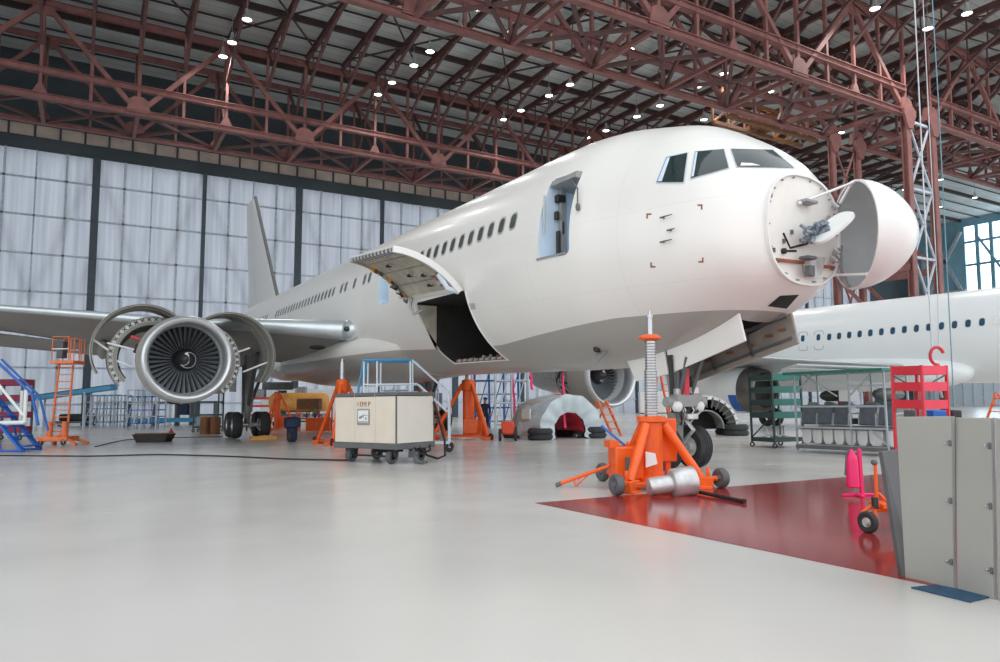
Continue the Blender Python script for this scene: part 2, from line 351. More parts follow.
# ------------------------------------------------------------------ roof girders
ZC, ZM, ZT, NS = 23.1, 25.05, 30.2, 12.9
def girder(y, xs, label, big, m):
    g = thing('roof_truss', label, 'roof truss', (xs[0], y, ZC), group=None, tilt=False, world=True)
    x0, x1 = min(xs), max(xs); w = big
    for z, nm, h in ((ZC, 'bottom_chord', 0.38), (ZM, 'rail_chord', 0.42), (ZT, 'top_chord', 0.45)):
        q = MB(); q.ibeam((x0, y, z), (x1, y, z), w, h*big/0.45); q.build(nm, m, g, smooth=False)
    for i in range(len(xs)-1):
        a, b = xs[i], xs[i+1]; c = (a+b)/2
        for p, q_ in (((a, ZC), (c, ZT)), ((b, ZC), (c, ZT))):
            q = MB(); q.beam((p[0], y, p[1]), (q_[0], y, q_[1]), w*0.68, w*0.6, (0, 1, 0)); q.build('diagonal', m, g, smooth=False)
        for x, z1 in ((c, ZT), ((a+c)/2, ZT), ((b+c)/2, ZT)):
            q = MB(); q.beam((x, y, ZC), (x, y, z1), w*0.42, w*0.45, (0, 1, 0)); q.build('vertical', m, g, smooth=False)
        q = MB(); q.prism([(c-0.55, y-0.12, ZC+0.1), (c+0.55, y-0.12, ZC+0.1), (c+0.16, y-0.12, ZC+0.9), (c-0.16, y-0.12, ZC+0.9)], (0, 0.24, 0)); q.build('foot_gusset', m, g, smooth=False)
        q = MB(); q.prism([(c-0.9, y-0.12, ZT), (c+0.9, y-0.12, ZT), (c+0.5, y-0.12, ZT-0.9), (c-0.5, y-0.12, ZT-0.9)], (0, 0.24, 0)); q.build('peak_gusset', m, g, smooth=False)
    for x in xs:
        q = MB(); q.beam((x, y, ZC), (x, y, ZT), w*0.5, w*0.5, (0, 1, 0)); q.build('vertical', m, g, smooth=False)
        q = MB(); q.prism([(x-0.85, y-0.2, ZC), (x+0.85, y-0.2, ZC), (x+0.65, y-0.2, ZC+1.0), (x+0.3, y-0.2, ZC+1.25), (x-0.3, y-0.2, ZC+1.25), (x-0.65, y-0.2, ZC+1.0)], (0, 0.4, 0)); q.build('gusset', m, g, smooth=False)
    return g
XA = [54.2-NS*k for k in range(7)]; XB = [57.8+NS*k for k in range(4)]
Y3, Y2, Y1, Y1B = 29.7, 36.0, 60.0, 66.0
for y, lab, bg in ((Y3, 'nearest roof truss above the airliner nose', 0.50), (Y2, 'roof truss just behind the nearest one', 0.45), (Y1, 'roof truss in front of the hangar doors', 0.50), (Y1B, 'rearmost roof truss at the hangar door tops', 0.42)):
    girder(y, XA[:4] if y == Y3 else (XA[:5] if y == Y2 else XA), 'red-brown steel ' + lab, bg, 'steel_red')
    girder(y, XB, 'red-brown truss right of the columns, continuing the ' + lab, bg, 'steel_red')
# cross frames joining the truss pairs
def cross(ya, yb, xs, lab):
    g = thing('truss_bracing', lab, 'roof bracing', (xs[0], ya, ZC), tilt=False, world=True)
    for i in range(len(xs)-1):
        a, b = xs[i], xs[i+1]
        for p, q_ in (((a, ya), (b, yb)), ((b, ya), (a, yb))):
            q = MB(); q.beam((p[0], p[1], ZC+0.1), (q_[0], q_[1], ZC+0.1), 0.22, 0.22); q.build('diagonal', 'steel_mid', g, smooth=False)
    for x in xs:
        q = MB(); q.beam((x, ya, ZC), (x, yb, ZC), 0.28, 0.3); q.build('cross_beam', 'steel_red', g, smooth=False)
        for p, q_ in (((ya, ZC), (yb, ZT)), ((ya, ZT), (yb, ZC))):
            q = MB(); q.beam((x, p[0], p[1]), (x, q_[0], q_[1]), 0.22, 0.22); q.build('sway_brace', 'steel_mid', g, smooth=False)
half = lambda xs: [xs[0]+(1.3 if xs[-1] > xs[0] else -1.3)]+[xs[0]+(xs[-1]-xs[0])*k/((len(xs)-1)*2) for k in range(1, (len(xs)-1)*2+1)]
cross(Y3, Y2, half(XA[:4]), 'red-brown steel bracing between the two trusses above the airliner nose')
cross(Y1, Y1B, half(XA), 'red-brown steel bracing between the two trusses by the hangar doors')
cross(Y3, Y2, half(XB[:3]), 'red-brown steel bracing between trusses right of the twin columns')
cross(Y1, Y1B, half(XB[:3]), 'red-brown steel bracing deep behind the second airliner')
# rafters: one thing each
def rafter(x, ya, yb):
    g = thing('roof_rafter', None, 'rafter', (x, ya, 30.6), tilt=False, world=True)
    q = MB(); q.ibeam((x, ya, 30.55), (x, yb, 30.55), 0.30, 0.5); q.build('top_chord', 'steel_mid', g, smooth=False)
    L = yb-ya; h = min(0.40*L, 10.5)
    for y0, s in ((yb, -1),):
        pts = [V(x, y0+s*h*t, 27.0+3.3*(1-(1-t)**1.6)) for t in (0, 0.25, 0.5, 0.75, 1)]
        q = MB()
        for a, b in zip(pts, pts[1:]): q.beam(a, b, 0.22, 0.22)
        q.build('haunch_chord', 'steel_mid', g, smooth=False)
        q = MB()
        for i, p in enumerate(pts[:4]):
            q.beam(p, (x, p.y, 30.4), 0.1, 0.1)
            q.beam((x, p.y, 30.4), pts[i+1], 0.1, 0.1)
        q.build('web', 'steel_mid', g, smooth=False)
    return g
SP = NS/4
nA = [54.2-SP*k for k in range(21)][::-1]; nB = [57.8+SP*k for k in range(13)]
def rafters(first_xs, ya, yb, where):
    g0 = None
    for i, x in enumerate(first_xs):
        lab = 'red-brown rafter, %s from the left %s' % (ORD[i], where)
        if g0 is None: g0 = rafter(x, ya, yb); g0['label'] = lab; g = g0
        else: g = copy_tree(g0, None, lab, (x, ya, 30.6))
        g['group'] = 'rafters ' + where
rafters(nA, Y2, Y1, 'in the bay left of the columns')
rafters(nB, Y2, Y1, 'in the bay right of the columns')
rafters([54.2-SP*k for k in range(5)][::-1]+nB, 14.5, Y3, 'in front of the nearest truss')
rafters([54.2-SP*k for k in range(7)][::-1]+nB[:6], Y3, Y2, 'between the two trusses above the nose')
# wind bracing under the deck
for k in range(0, 18, 3):
    a, b = nA[k], nA[k+2]
    q = MB(); q.beam((a, 38, 30.2), (b, 47, 30.2), 0.09); q.beam((b, 38, 30.2), (a, 47, 30.2), 0.12); q.beam((a, 48, 30.2), (b, 57, 30.2), 0.12); q.beam((b, 48, 30.2), (a, 57, 30.2), 0.12)
    tag(q.build('wind_brace', 'steel_dark', None, smooth=False), 'thin crossed steel braces under the grey roof, %s set from the left' % ORD[k//3], 'roof bracing', 'wind braces under the roof')
# columns
def column(x, y, lab):
    g = thing('steel_column', lab, 'column', (x, y, fz(y)), tilt=False, world=True)
    z0 = fz(y); q = MB()
    W_ = 0.55 if y == Y3 else 0.4
    q.box((x, y, (z0+ZC)/2), (0.14, 0.4, ZC-z0))
    for s in (-1, 1): q.box((x, y+s*0.2, (z0+ZC)/2), (W_, 0.1, ZC-z0))
    q.build('shaft', 'steel_red', g, smooth=False)
    q = MB(); q.prism([(x-0.28, y-0.42, ZC-1.3), (x+0.28, y-0.42, ZC-1.3), (x+0.8, y-0.42, ZC-0.2), (x+0.8, y-0.42, ZC+0.2), (x+0.25, y-0.42, ZC+0.6), (x-0.25, y-0.42, ZC+0.6), (x-0.8, y-0.42, ZC+0.2), (x-0.8, y-0.42, ZC-0.2)], (0, 0.2, 0)); q.build('gusset', 'steel_red', g, smooth=False)
    q = MB(); q.box((x, y, z0+0.06), (1.1, 1.1, 0.12)); q.build('base_plate', 'steel_red', g, smooth=False)
column(54.2, Y3, 'left red-brown column of the front pair behind the radome')
column(57.8, Y3, 'right red-brown column of the front pair, beside the hoist ropes')
cm = 'steel_mid'
column(54.2, Y2, 'left red-brown column of the rear pair, seen between bulkhead and radome')
column(57.8, Y2, 'right red-brown column of the rear pair, behind the open radome')
for k, (y, lab) in enumerate(((Y3, 'front'), (Y2, 'rear'))):
    q = MB()
    for i in range(4):
        za, zb_ = 1+i*5.4, 1+(i+1)*5.4
        q.beam((54.5, y, za), (57.5, y, zb_), 0.13); q.beam((57.5, y, za), (54.5, y, zb_), 0.13); q.beam((54.5, y, zb_), (57.5, y, zb_), 0.18)
    tag(q.build('column_bracing', 'girt' if k == 0 else 'steel_red', None, smooth=False), 'crossed steel lattice joining the %s pair of columns by the radome' % lab, 'bracing')
q = MB()
for x in (54.2, 57.8):
    q.beam((x, Y3, 11), (x, Y2, 11), 0.5); q.beam((x, Y3, 4), (x, Y2, 11), 0.25); q.beam((x, Y3, 11), (x, Y2, 18), 0.25)
tag(q.build('column_tie', 'steel_red', None, smooth=False), 'horizontal red-brown ties between the front and rear columns behind the radome', 'bracing')
# yellow-brown overhead crane bridge glimpsed between the trusses
M['crane_paint'] = mat('crane_paint', (0.22, 0.095, 0.04), 0.6, 0, 0.3)
cr = thing('hanging_crane', 'rusty orange crane bridge hanging between the roof trusses above the cockpit', 'crane', (50, 40, 24.6), tilt=False, world=True)
pa, pb = V(46, 40, 24.8), V(58, 40, 24.8)
for dy in (0, 1.6):
    q = MB(); q.beam(pa+V(0, dy, 0), pb+V(0, dy, 0), 0.35, 0.3); q.beam(pa+V(0, dy, 1.6), pb+V(0, dy, 1.6), 0.35, 0.3)
    for k in range(6): q.beam(pa+V(k*2, dy, 0), pa+V(k*2+2, dy, 1.6), 0.16); q.beam(pa+V(k*2, dy, 0), pa+V(k*2, dy, 1.6), 0.14)
    q.build('bridge_girder', 'crane_paint', cr, smooth=False)
q = MB()
for x in (46.5, 57.5): q.beam((x, 40.8, 26.4), (x, 40.8, ZR-0.1), 0.2)
q.build('hanger', 'crane_paint', cr, smooth=False)
q = MB(); q.box((52, 40.8, 25.6), (2.2, 2, 0.9)); q.build('trolley', 'crane_paint', cr, smooth=False, bevel=0.05)
# ------------------------------------------------------------------ pendant lamps
def lamp(p):
    g = thing('pendant_lamp', None, 'lamp', p, tilt=False)
    q = MB(); q.lathe([(0.05, 0.85), (0.12, 0.82), (0.13, 0.48), (0.17, 0.40), (0.32, 0.12), (0.37, 0.0), (0.35, 0.0), (0.29, 0.10), (0.12, 0.34)], (0, 0, 0), (0, 0, 1), 20); q.build('housing', 'alu', g)
    q = MB(); q.lathe([(0.0, 0.05), (0.24, 0.04), (0.32, 0.06), (0.32, 0.11), (0, 0.12)], (0, 0, 0), (0, 0, 1), 20); q.build('lens', 'lamp_glow', g)
    q = MB(); q.tube([(0, 0, 0.7), (0, 0, ZR-p[2]-0.4)], 0.025, 6); q.build('rod', 'grey', g)
    return g
LP = [(232, 43), (247, 20), (223, 57), (430, 52), (414, 66), (392, 83), (378, 95), (478, 9), (460, 28), (521, 111), (549, 96), (570, 85), (504, 120), (587, 138), (606, 131), (637, 117), (660, 106), (630, 50),
      (724, 74), (698, 87), (704, 120), (800, 146), (770, 92), (841, 133), (875, 9), (928, 29), (967, 14), (919, 164), (941, 180), (975, 198), (940, 207), (905, 190)]
LP.sort()
for i, (px, py) in enumerate(LP):
    p = at(px, py, z=28.4)
    if p.y > 64: p = at(px, py, y=63)
    l = lamp(tuple(p)); l['label'] = 'glowing bell-shaped lamp under the roof, %s lamp counting from the left' % ORD[i]; l['group'] = 'pendant lamps under the roof'
    if i % 2 == 0 or px > 690:
        ld = bpy.data.lights.new('lamp_light', 'SPOT'); ld.energy = LAMP_W; ld.spot_size = R(150); ld.spot_blend = 0.6; ld.shadow_soft_size = 0.45; ld.color = (1, 0.97, 0.93)
        lo = bpy.data.objects.new('lamp_light', ld); COL.objects.link(lo); lo.location = (0, 0, -0.08); lo.parent = l
# ================================================================== main airliner
XC, ZCN = 11.2, 4.98
def pchip(x, y):
    x = np.array(x, float); y = np.array(y, float); h = np.diff(x); d = np.diff(y)/h; m = np.zeros(len(x))
    for i in range(1, len(x)-1):
        if d[i-1]*d[i] > 0:
            w1 = 2*h[i]+h[i-1]; w2 = h[i]+2*h[i-1]; m[i] = (w1+w2)/(w1/d[i-1]+w2/d[i])
    m[0] = d[0]; m[-1] = d[-1]
    def f(q):
        i = int(np.clip(np.searchsorted(x, q)-1, 0, len(h)-1)); t = (q-x[i])/h[i]
        return float((1+2*t)*(1-t)**2*y[i]+t*(1-t)**2*h[i]*m[i]+t*t*(3-2*t)*y[i+1]+t*t*(t-1)*h[i]*m[i+1])
    return f
KY = [8.15, 8.6, 9.2, 10, 11, 12, 13, 14.5, 20, 45, 50, 55, 60, 65]
fT = pchip(KY, [5.64, 6.22, 6.70, 7.163, 7.46, 7.68, 7.772, 7.79, 7.79, 7.79, 7.79, 7.74, 7.55, 7.1])
fB = pchip(KY, [3.59, 3.32, 2.997, 2.687, 2.42, 2.27, 2.199, 2.17, 2.17, 2.17, 2.65, 3.9, 5.2, 6.2])
fW = pchip(KY, [1.03, 1.60, 1.84, 2.03, 2.25, 2.48, 2.59, 2.65, 2.65, 2.65, 2.5, 1.95, 1.2, 0.4])
def hull_pt(y, a, off=0.0):                           # a: angle from starboard horizontal, up positive
    T, B, W = fT(y), fB(y), fW(y)
    zm = 4.62+0.36*min(1, max(0, (y-8.15)/5)) if y < 45 else 4.98+(T-4.98-0.3)*min(1, (y-45)/20)
    n = 2.0+0.5*max(0, min(1, (10.6-y)/2.45)); e = 2/n
    c, s = math.cos(a), math.sin(a)
    cx = math.copysign(abs(c)**e, c); sz = math.copysign(abs(s)**e, s)
    xs_ = XC+0.09*max(0, min(1, (10.4-y)/2.2))
    return V(xs_-(W+off)*cx, y, zm+((T-zm+off) if s > 0 else (zm-B+off))*sz)
ap = thing('airplane', 'large white airliner with its nose cone swung open and forward cargo door raised', 'airplane', (11.2, 35, fz(35)), world=True)
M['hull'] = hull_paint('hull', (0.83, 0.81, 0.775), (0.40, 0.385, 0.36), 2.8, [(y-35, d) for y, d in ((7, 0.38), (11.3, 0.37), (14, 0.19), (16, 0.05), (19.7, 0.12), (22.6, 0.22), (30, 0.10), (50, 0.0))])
ysn = list(np.linspace(8.15, 14.5, 44))+list(np.linspace(15, 45, 61))+list(np.linspace(46, 65, 20))
NA = 144
h = MB(); h.loft([[hull_pt(y, 2*math.pi*j/NA) for j in range(NA)] for y in ysn])
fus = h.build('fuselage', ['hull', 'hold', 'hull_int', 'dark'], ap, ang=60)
fus.location = (0, 0, 0)
def rrect(y0, y1, z0, z1, r, n=5):
    pts = []
    for cy, cz, a0 in ((y1-r, z1-r, 0), (y0+r, z1-r, 90), (y0+r, z0+r, 180), (y1-r, z0+r, 270)):
        for k in range(n+1): a = R(a0+90*k/n); pts.append((cy+r*math.cos(a), cz+r*math.sin(a)))
    return pts
def cutter(poly_yz, x0, x1, mi):
    c = MB(); c.prism([(x0, y, z) for y, z in poly_yz], (x1-x0, 0, 0)); c.mi = [mi]*len(c.f)
    o0 = OFF[ap.name]; c.v = [(v[0]-o0[0], v[1]-o0[1], v[2]-o0[2]) for v in c.v]
    o = c.build('cut', ['hull', 'hold', 'hull_int', 'dark'], None, smooth=False); o.location = ap.location; return o
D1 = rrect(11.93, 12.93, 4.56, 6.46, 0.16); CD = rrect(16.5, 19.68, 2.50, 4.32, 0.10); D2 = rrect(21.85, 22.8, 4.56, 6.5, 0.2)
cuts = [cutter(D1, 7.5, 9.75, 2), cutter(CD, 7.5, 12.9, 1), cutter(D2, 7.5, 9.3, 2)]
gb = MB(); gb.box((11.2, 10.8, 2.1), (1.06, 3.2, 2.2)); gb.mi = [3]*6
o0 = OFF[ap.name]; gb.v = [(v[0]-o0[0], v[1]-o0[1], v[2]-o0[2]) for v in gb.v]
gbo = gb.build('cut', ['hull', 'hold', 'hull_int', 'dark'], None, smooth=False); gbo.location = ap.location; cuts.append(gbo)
# paint coordinates: object space of the fuselage is centred on the airplane root
for nd in M['hull'].node_tree.nodes:
    if nd.type == 'MATH' and nd.operation == 'LESS_THAN' and abs(nd.inputs[1].default_value-2.8) < 1e-4: nd.inputs[1].default_value = 2.8-o0[2]
bpy.context.view_layer.update()
hv = [fus.matrix_world @ v.co for v in fus.data.vertices]
BV = BVHTree.FromPolygons(hv, [tuple(p.vertices) for p in fus.data.polygons])
for c in cuts:
    md = fus.modifiers.new('cut', 'BOOLEAN'); md.operation = 'DIFFERENCE'; md.object = c; md.solver = 'EXACT'
dg = bpy.context.evaluated_depsgraph_get(); nm = bpy.data.meshes.new_from_object(fus.evaluated_get(dg)); fus.modifiers.clear()
old = fus.data; fus.data = nm; nm.name = 'fuselage'; bpy.data.meshes.remove(old); nm.shade_smooth(); nm.set_sharp_from_angle(angle=R(40))
for c in cuts: me_ = c.data; bpy.data.objects.remove(c); bpy.data.meshes.remove(me_)
def hit(px, py):
    d = pray(px, py).normalized(); p, n, i, t = BV.ray_cast(EYEP, d); return p, n
def patch(name, quad, m, off=0.006, nx=10, ny=8, parent=None, thick=0.012):
    q = [Vector((a, b)) for a, b in quad]; top = []
    for j in range(ny+1):
        for i in range(nx+1):
            u, v = i/nx, j/ny; p2 = (q[0]*(1-u)+q[1]*u)*(1-v)+(q[3]*(1-u)+q[2]*u)*v
            p, n = hit(p2.x, p2.y)
            if p is None: p, n = hit(p2.x-2, p2.y)
            top.append((p, n))
    b = MB(); k = (nx+1)
    vs = [p+n*off for p, n in top]; b.add(vs, [(j*k+i, j*k+i+1, (j+1)*k+i+1, (j+1)*k+i) for j in range(ny) for i in range(nx)])
    return b.build(name, m, parent)
# cockpit windows: pane set in a pale frame, three on the starboard side and their mirror images
CW = [[(667, 158), (687.6, 153.4), (683.6, 182.4), (657, 182.6)], [(695.6, 152.3), (723.6, 149.8), (728.6, 168.2), (691.4, 178.6)], [(731, 149.4), (772, 150.6), (793.5, 168.2), (737.2, 167.2)]]
M['frame_blue'] = mat('frame_blue', (0.56, 0.63, 0.70), 0.4, 0, 0.05)
for qd in CW:
    c = sum((Vector(p) for p in qd), Vector((0, 0)))/4
    big = [tuple(c+(Vector(p)-c)*1.0+(Vector(p)-c).normalized()*1.6) for p in qd]
    fr = patch('cockpit_window_frame', big, 'frame_blue', 0.010, parent=fus)
    gl = patch('cockpit_window', qd, 'glass', 0.020, parent=fus)
    for o in ((fr, gl) if qd is not CW[2] else ()):
        me2 = o.data.copy()
        for v in me2.vertices: v.co.x = -v.co.x          # the hull is symmetric about the root's x = 0
        me2.flip_normals(); o2 = bpy.data.objects.new(o.name.split('.')[0], me2); COL.objects.link(o2); o2.parent = fus
for qd, nm_, m_ in (([(667.5, 158.6), (670.5, 158.0), (662.5, 181.8), (658.0, 182.0)], 'window_inner_post', 'hull_int'), ([(696.0, 153.0), (697.8, 152.8), (694.2, 176.8), (692.0, 177.6)], 'window_inner_post', 'hull_int'), ([(741, 163.6), (752, 164.2), (760, 166.4), (740, 166.6)], 'glareshield_paper', 'white')):
    patch(nm_, qd, m_, 0.026, 4, 4, parent=fus)
# cabin windows
def hull_patch(name, y0, y1, z0, z1, m, off, r, parent, side=1):
    pts = rrect(y0, y1, z0, z1, r, 4); b = MB(); vs = []
    cy, cz = (y0+y1)/2, (z0+z1)/2
    def on(y, z, o):
        T, B, W = fT(y), fB(y), fW(y); zm = ZCN; k = (T-zm) if z > zm else (zm-B); s = max(-1, min(1, (z-zm)/k)); c = math.sqrt(1-s*s)
        return V(XC-side*(W+o)*c, y, zm+(k+o)*s)
    vs = [on(cy, cz, off)]+[on(y, z, off) for y, z in pts]+[on(y, z, -0.02) for y, z in pts]; n = len(pts)
    b.add(vs, [(0, 1+i, 1+(i+1) % n) for i in range(n)]+[(1+i, 1+n+i, 1+n+(i+1) % n, 1+(i+1) % n) for i in range(n)])
    return b.build(name, m, parent, ang=60)
M['win_frame'] = mat('win_frame', (0.50, 0.50, 0.49), 0.35, 0.2, 0.05)
wy = [14.04+0.535*k for k in range(14)]+[23.9+0.535*k for k in range(2)]+[25.55, 26.6, 27.15]+[28.2+0.535*k for k in range(20)]+[40.6+0.535*k for k in range(12)]
for y in wy:
    fr = hull_patch('cabin_window_frame', y-0.16, y+0.16, 5.46, 5.92, 'win_frame', 0.008, 0.13, fus)
    b_ = hull_patch('cabin_window', y-0.115, y+0.115, 5.51, 5.87, 'pane', 0.014, 0.10, fus)
hull_patch('rear_door_outline', 39.2, 39.26, 4.6, 6.5, 'grey', 0.006, 0.02, fus); hull_patch('rear_door_outline', 40.1, 40.16, 4.6, 6.5, 'grey', 0.006, 0.02, fus)
# small markings and probes by the cockpit
for (px, py), (sx, sy) in (((649, 216), (1, 1)), ((700, 207), (-1, 1)), ((653, 265), (1, -1)), ((701, 260), (-1, -1))):
    b = 2.6
    patch('red_corner_mark', [(px-b, py-b*sy), (px+b, py-b*sy), (px+b, py-(b-1.6)*sy), (px-b, py-(b-1.6)*sy)], 'rust', 0.004, 2, 1, fus)
    xx = px-b*sx; patch('red_corner_mark', [(xx, py-b), (xx+1.6*sx, py-b), (xx+1.6*sx, py+b), (xx, py+b)], 'rust', 0.004, 1, 2, fus)
for px, py, l in ((664, 218, 0.26), (671, 230.5, 0.14), (664, 242, 0.26)):
    p, n = hit(px, py); q = MB(); q.tube([p, p+n*0.07], 0.016, 8); q.tube([p+n*0.07+V(0, 0.05, 0), p+n*0.07-V(0, l, 0)], [0.018, 0.009], 8); q.build('pitot_probe', 'dark_grey', fus)
p, n = hit(603, 351); q = MB(); q.prism([p+V(0, -0.15, 0), p+V(0, 0.2, 0), p+n*0.3+V(0, 0.25, 0), p+n*0.3+V(0, 0.08, 0)], (0.05, 0, 0)); q.build('blade_antenna', 'grey', fus)
p, n = hit(597, 349); q = MB(); q.ball(p, 0.09); q.build('drain_mast', 'dark', fus)
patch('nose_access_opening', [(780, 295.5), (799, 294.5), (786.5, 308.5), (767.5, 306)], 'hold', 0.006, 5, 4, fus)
patch('door_sill_plate', [(537, 258.4), (566, 251.6), (566.2, 254), (537, 261)], 'grey', 0.02, 5, 2, fus)
patch('placard', [(468.5, 303.5), (474.5, 303), (476, 309), (470, 310)], 'win_frame', 0.006, 2, 2, fus)
# door 1 interior: galley wall in pale blue with boxes, lintel, dangling strap
g = MB(); g.box((9.24, 12.86, 5.6), (0.16, 0.1, 1.9)); g.build('galley_panel', 'grey', fus, bevel=0.02)
for x, z, m_, s in ((9.16, 6.02, 'black', (0.22, 0.16, 0.17)), (9.06, 5.62, 'dark', (0.09, 0.1, 0.2)), (9.10, 5.0, 'dark', (0.07, 0.1, 0.55)), (9.22, 5.35, 'dark', (0.05, 0.1, 0.3)), (9.2, 4.75, 'dark', (0.12, 0.1, 0.1)), (8.72, 5.6, 'win_frame', (0.05, 0.04, 0.9))):
    g = MB(); g.box((x, 12.84, z), s); g.build('door_fitting', m_, fus, bevel=0.02)
g = MB(); g.prism([(8.93, 11.95, 6.28), (8.99, 11.95, 6.42), (9.7, 11.95, 6.42), (9.7, 11.95, 6.2)], (0, 0.96, 0)); g.build('door_lintel', 'grey', fus)
p, n = hit(573, 181); p2, n2 = hit(581, 191); p3, n3 = hit(579.5, 208)
g = MB(); g.tube([p-n*0.1, p+n*0.08, p2+n2*0.12, p3+n3*0.06], 0.018, 6); g.ball(p3+n3*0.06, 0.05, 8, (1, 1, 2)); g.build('hanging_strap', 'dark_grey', fus)
# cargo hold: side panel, rollers, open door
pl_ = []
for k in range(13):
    p = hull_pt(19.63, R(-15-k*2.7), -0.005); pl_.append(p)
zlast = pl_[-1].z
g = MB(); g.prism(pl_+[V(9.28, 19.63, zlast), V(9.28, 19.63, pl_[0].z)], (0, 0.05, 0)); g.build('hold_end_panel', 'primer', fus, smooth=False)
for i in range(26):
    y = 16.62+i*0.117
    g = MB(); g.tube([(9.95, y, 2.56), (10.2, y+0.02, 2.56)], 0.045, 8); g.box((10.05, y+0.05, 2.53), (0.2, 0.03, 0.1)); g.build('cargo_roller', ['alu', 'rust', 'primer'][i % 3], fus)
rq = random.Random(12)
for i in range(34):
    y = 16.6+rq.random()*3.0; x = 9.98+rq.random()*0.35
    g = MB(); hh = rq.uniform(0.07, 0.17); g.box((x, y, 2.53+hh/2), (rq.uniform(0.03, 0.07), rq.uniform(0.03, 0.08), hh), Matrix.Rotation(rq.uniform(-.5, .5), 3, 'X')); g.build('roller_latch', ['alu', 'rust', 'primer', 'dark_grey'][i % 4], fus, smooth=False)
g = MB(); g.box((10.9, 18.1, 2.515), (1.9, 3.1, 0.03)); g.build('hold_floor', 'dark_grey', fus)
sk = []
for k in range(13):
    a = R(-63+2*k*0); 
g = MB()
for poly, dy in ((16.46, 0), (19.70, 0)):
    ring = []
    for k in range(15):
        a = R(-62.5+k*(62.5-14)/14); p = hull_pt(poly, a, 0.004); ring.append(p)
    for a_, b_ in zip(ring, ring[1:]): g.beam(a_, b_, 0.06, 0.02, (0, 1, 0))
g.beam(hull_pt(16.46, R(-62.5), 0.004), hull_pt(19.7, R(-62.5), 0.004), 0.06, 0.03); g.build('cargo_door_frame', 'white', fus)
hz = (8.60, 4.33); rot = R(-152.6)
def dpt(a, y, off):
    p = hull_pt(y, R(a), off); dx, dz = p.x-hz[0], p.z-hz[1]; r_ = rot-R(1.3)*(y-16.5); c, s = math.cos(r_), math.sin(r_)
    return V(hz[0]+dx*c-dz*s, y, hz[1]+dx*s+dz*c+0.04*(y-16.5))
aa = [-14-47.5*k/16 for k in range(17)]
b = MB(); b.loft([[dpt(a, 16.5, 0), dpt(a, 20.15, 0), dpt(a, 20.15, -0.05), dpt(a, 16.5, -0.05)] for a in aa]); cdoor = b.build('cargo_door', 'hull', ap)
b = MB(); b.loft([[dpt(a, 16.62, -0.05), dpt(a, 20.03, -0.05), dpt(a, 20.03, -0.10), dpt(a, 16.62, -0.10)] for a in aa[1:-2]]); b.build('door_lining', 'primer', cdoor)
for y in (16.54, 20.11):
    b = MB(); b.loft([[dpt(a, y-0.05, -0.04), dpt(a, y+0.05, -0.04), dpt(a, y+0.05, -0.17), dpt(a, y-0.05, -0.17)] for a in aa]); b.build('door_edge_rib', 'white' if y < 17 else 'primer', cdoor)
for i in range(24):
    y = 16.62+i*0.148; b = MB(); p = dpt(-60.5, y, -0.1); q_ = dpt(-56, y, -0.1); b.beam(p, q_, 0.09, 0.16, (0, 1, 0)); b.ball(p, 0.07, 8); b.build('latch', ['dark_grey', 'alu'][i % 2], cdoor)
for y, a in ((18.2, -32), (17.4, -30), (18.6, -44), (17.6, -22)):
    b = MB(); p = dpt(a, y, -0.12); b.box(p, (0.28, 0.2, 0.06)); b.build('latch_box', 'alu', cdoor); b = MB(); b.box(p-V(0.1, 0, 0.02), (0.1, 0.18, 0.07)); b.build('latch_hole', 'black', cdoor)
for a in (-26, -38, -50):
    b = MB(); p = dpt(a, 16.6, -0.105); q_ = dpt(a, 20.0, -0.105); b.beam(p, q_, 0.05, 0.03); b.build('lining_seam', 'door_inner', cdoor)
rn = random.Random(9)
for k in range(9):
    a = -18-k*3.4; y = 19.95+0.05*(k % 2)
    b = MB(); b.beam(dpt(a, y, -0.14), dpt(a-2.6, y, -0.14), 0.16, 0.05, (0, 1, 0)); b.build('hinge_plate', ['yellow', 'primer', 'dark_grey', 'brown'][k % 4], cdoor, smooth=False)
for k in range(8):
    a = -14-k*2.2; b = MB(); p = dpt(a, 19.9+rn.uniform(-.1, .2), -0.2); q_ = dpt(a-rn.uniform(1, 4), 19.95+rn.uniform(-.15, .15), -0.26); b.tube([p, q_], rn.uniform(0.03, 0.06), 8); b.build('hinge_actuator', ['dark_grey', 'alu', 'dark'][k % 3], cdoor)
for k in range(5):
    a = -20-k*2.5; b = MB(); p = dpt(a, 16.8+rn.uniform(-.1, .1), -0.16); q_ = dpt(a-2, 16.9+rn.uniform(-.1, .15), -0.2); b.tube([p, q_], rn.uniform(0.03, 0.05), 8); b.build('latch_linkage', ['rust', 'alu', 'dark_grey'][k % 3], cdoor)
b = MB(); b.tube([dpt(-16, 19.5, -0.15), (8.4, 19.65, 4.2), (8.5, 19.6, 3.95), (8.75, 19.55, 4.1)], 0.05, 8); b.build('hinge_arm', 'alu', cdoor)
b = MB(); b.tube([dpt(-30, 16.62, -0.18), dpt(-20, 16.6, -0.28), dpt(-14, 16.6, -0.1)], 0.07, 8); b.build('door_strut', 'white_blue', cdoor)
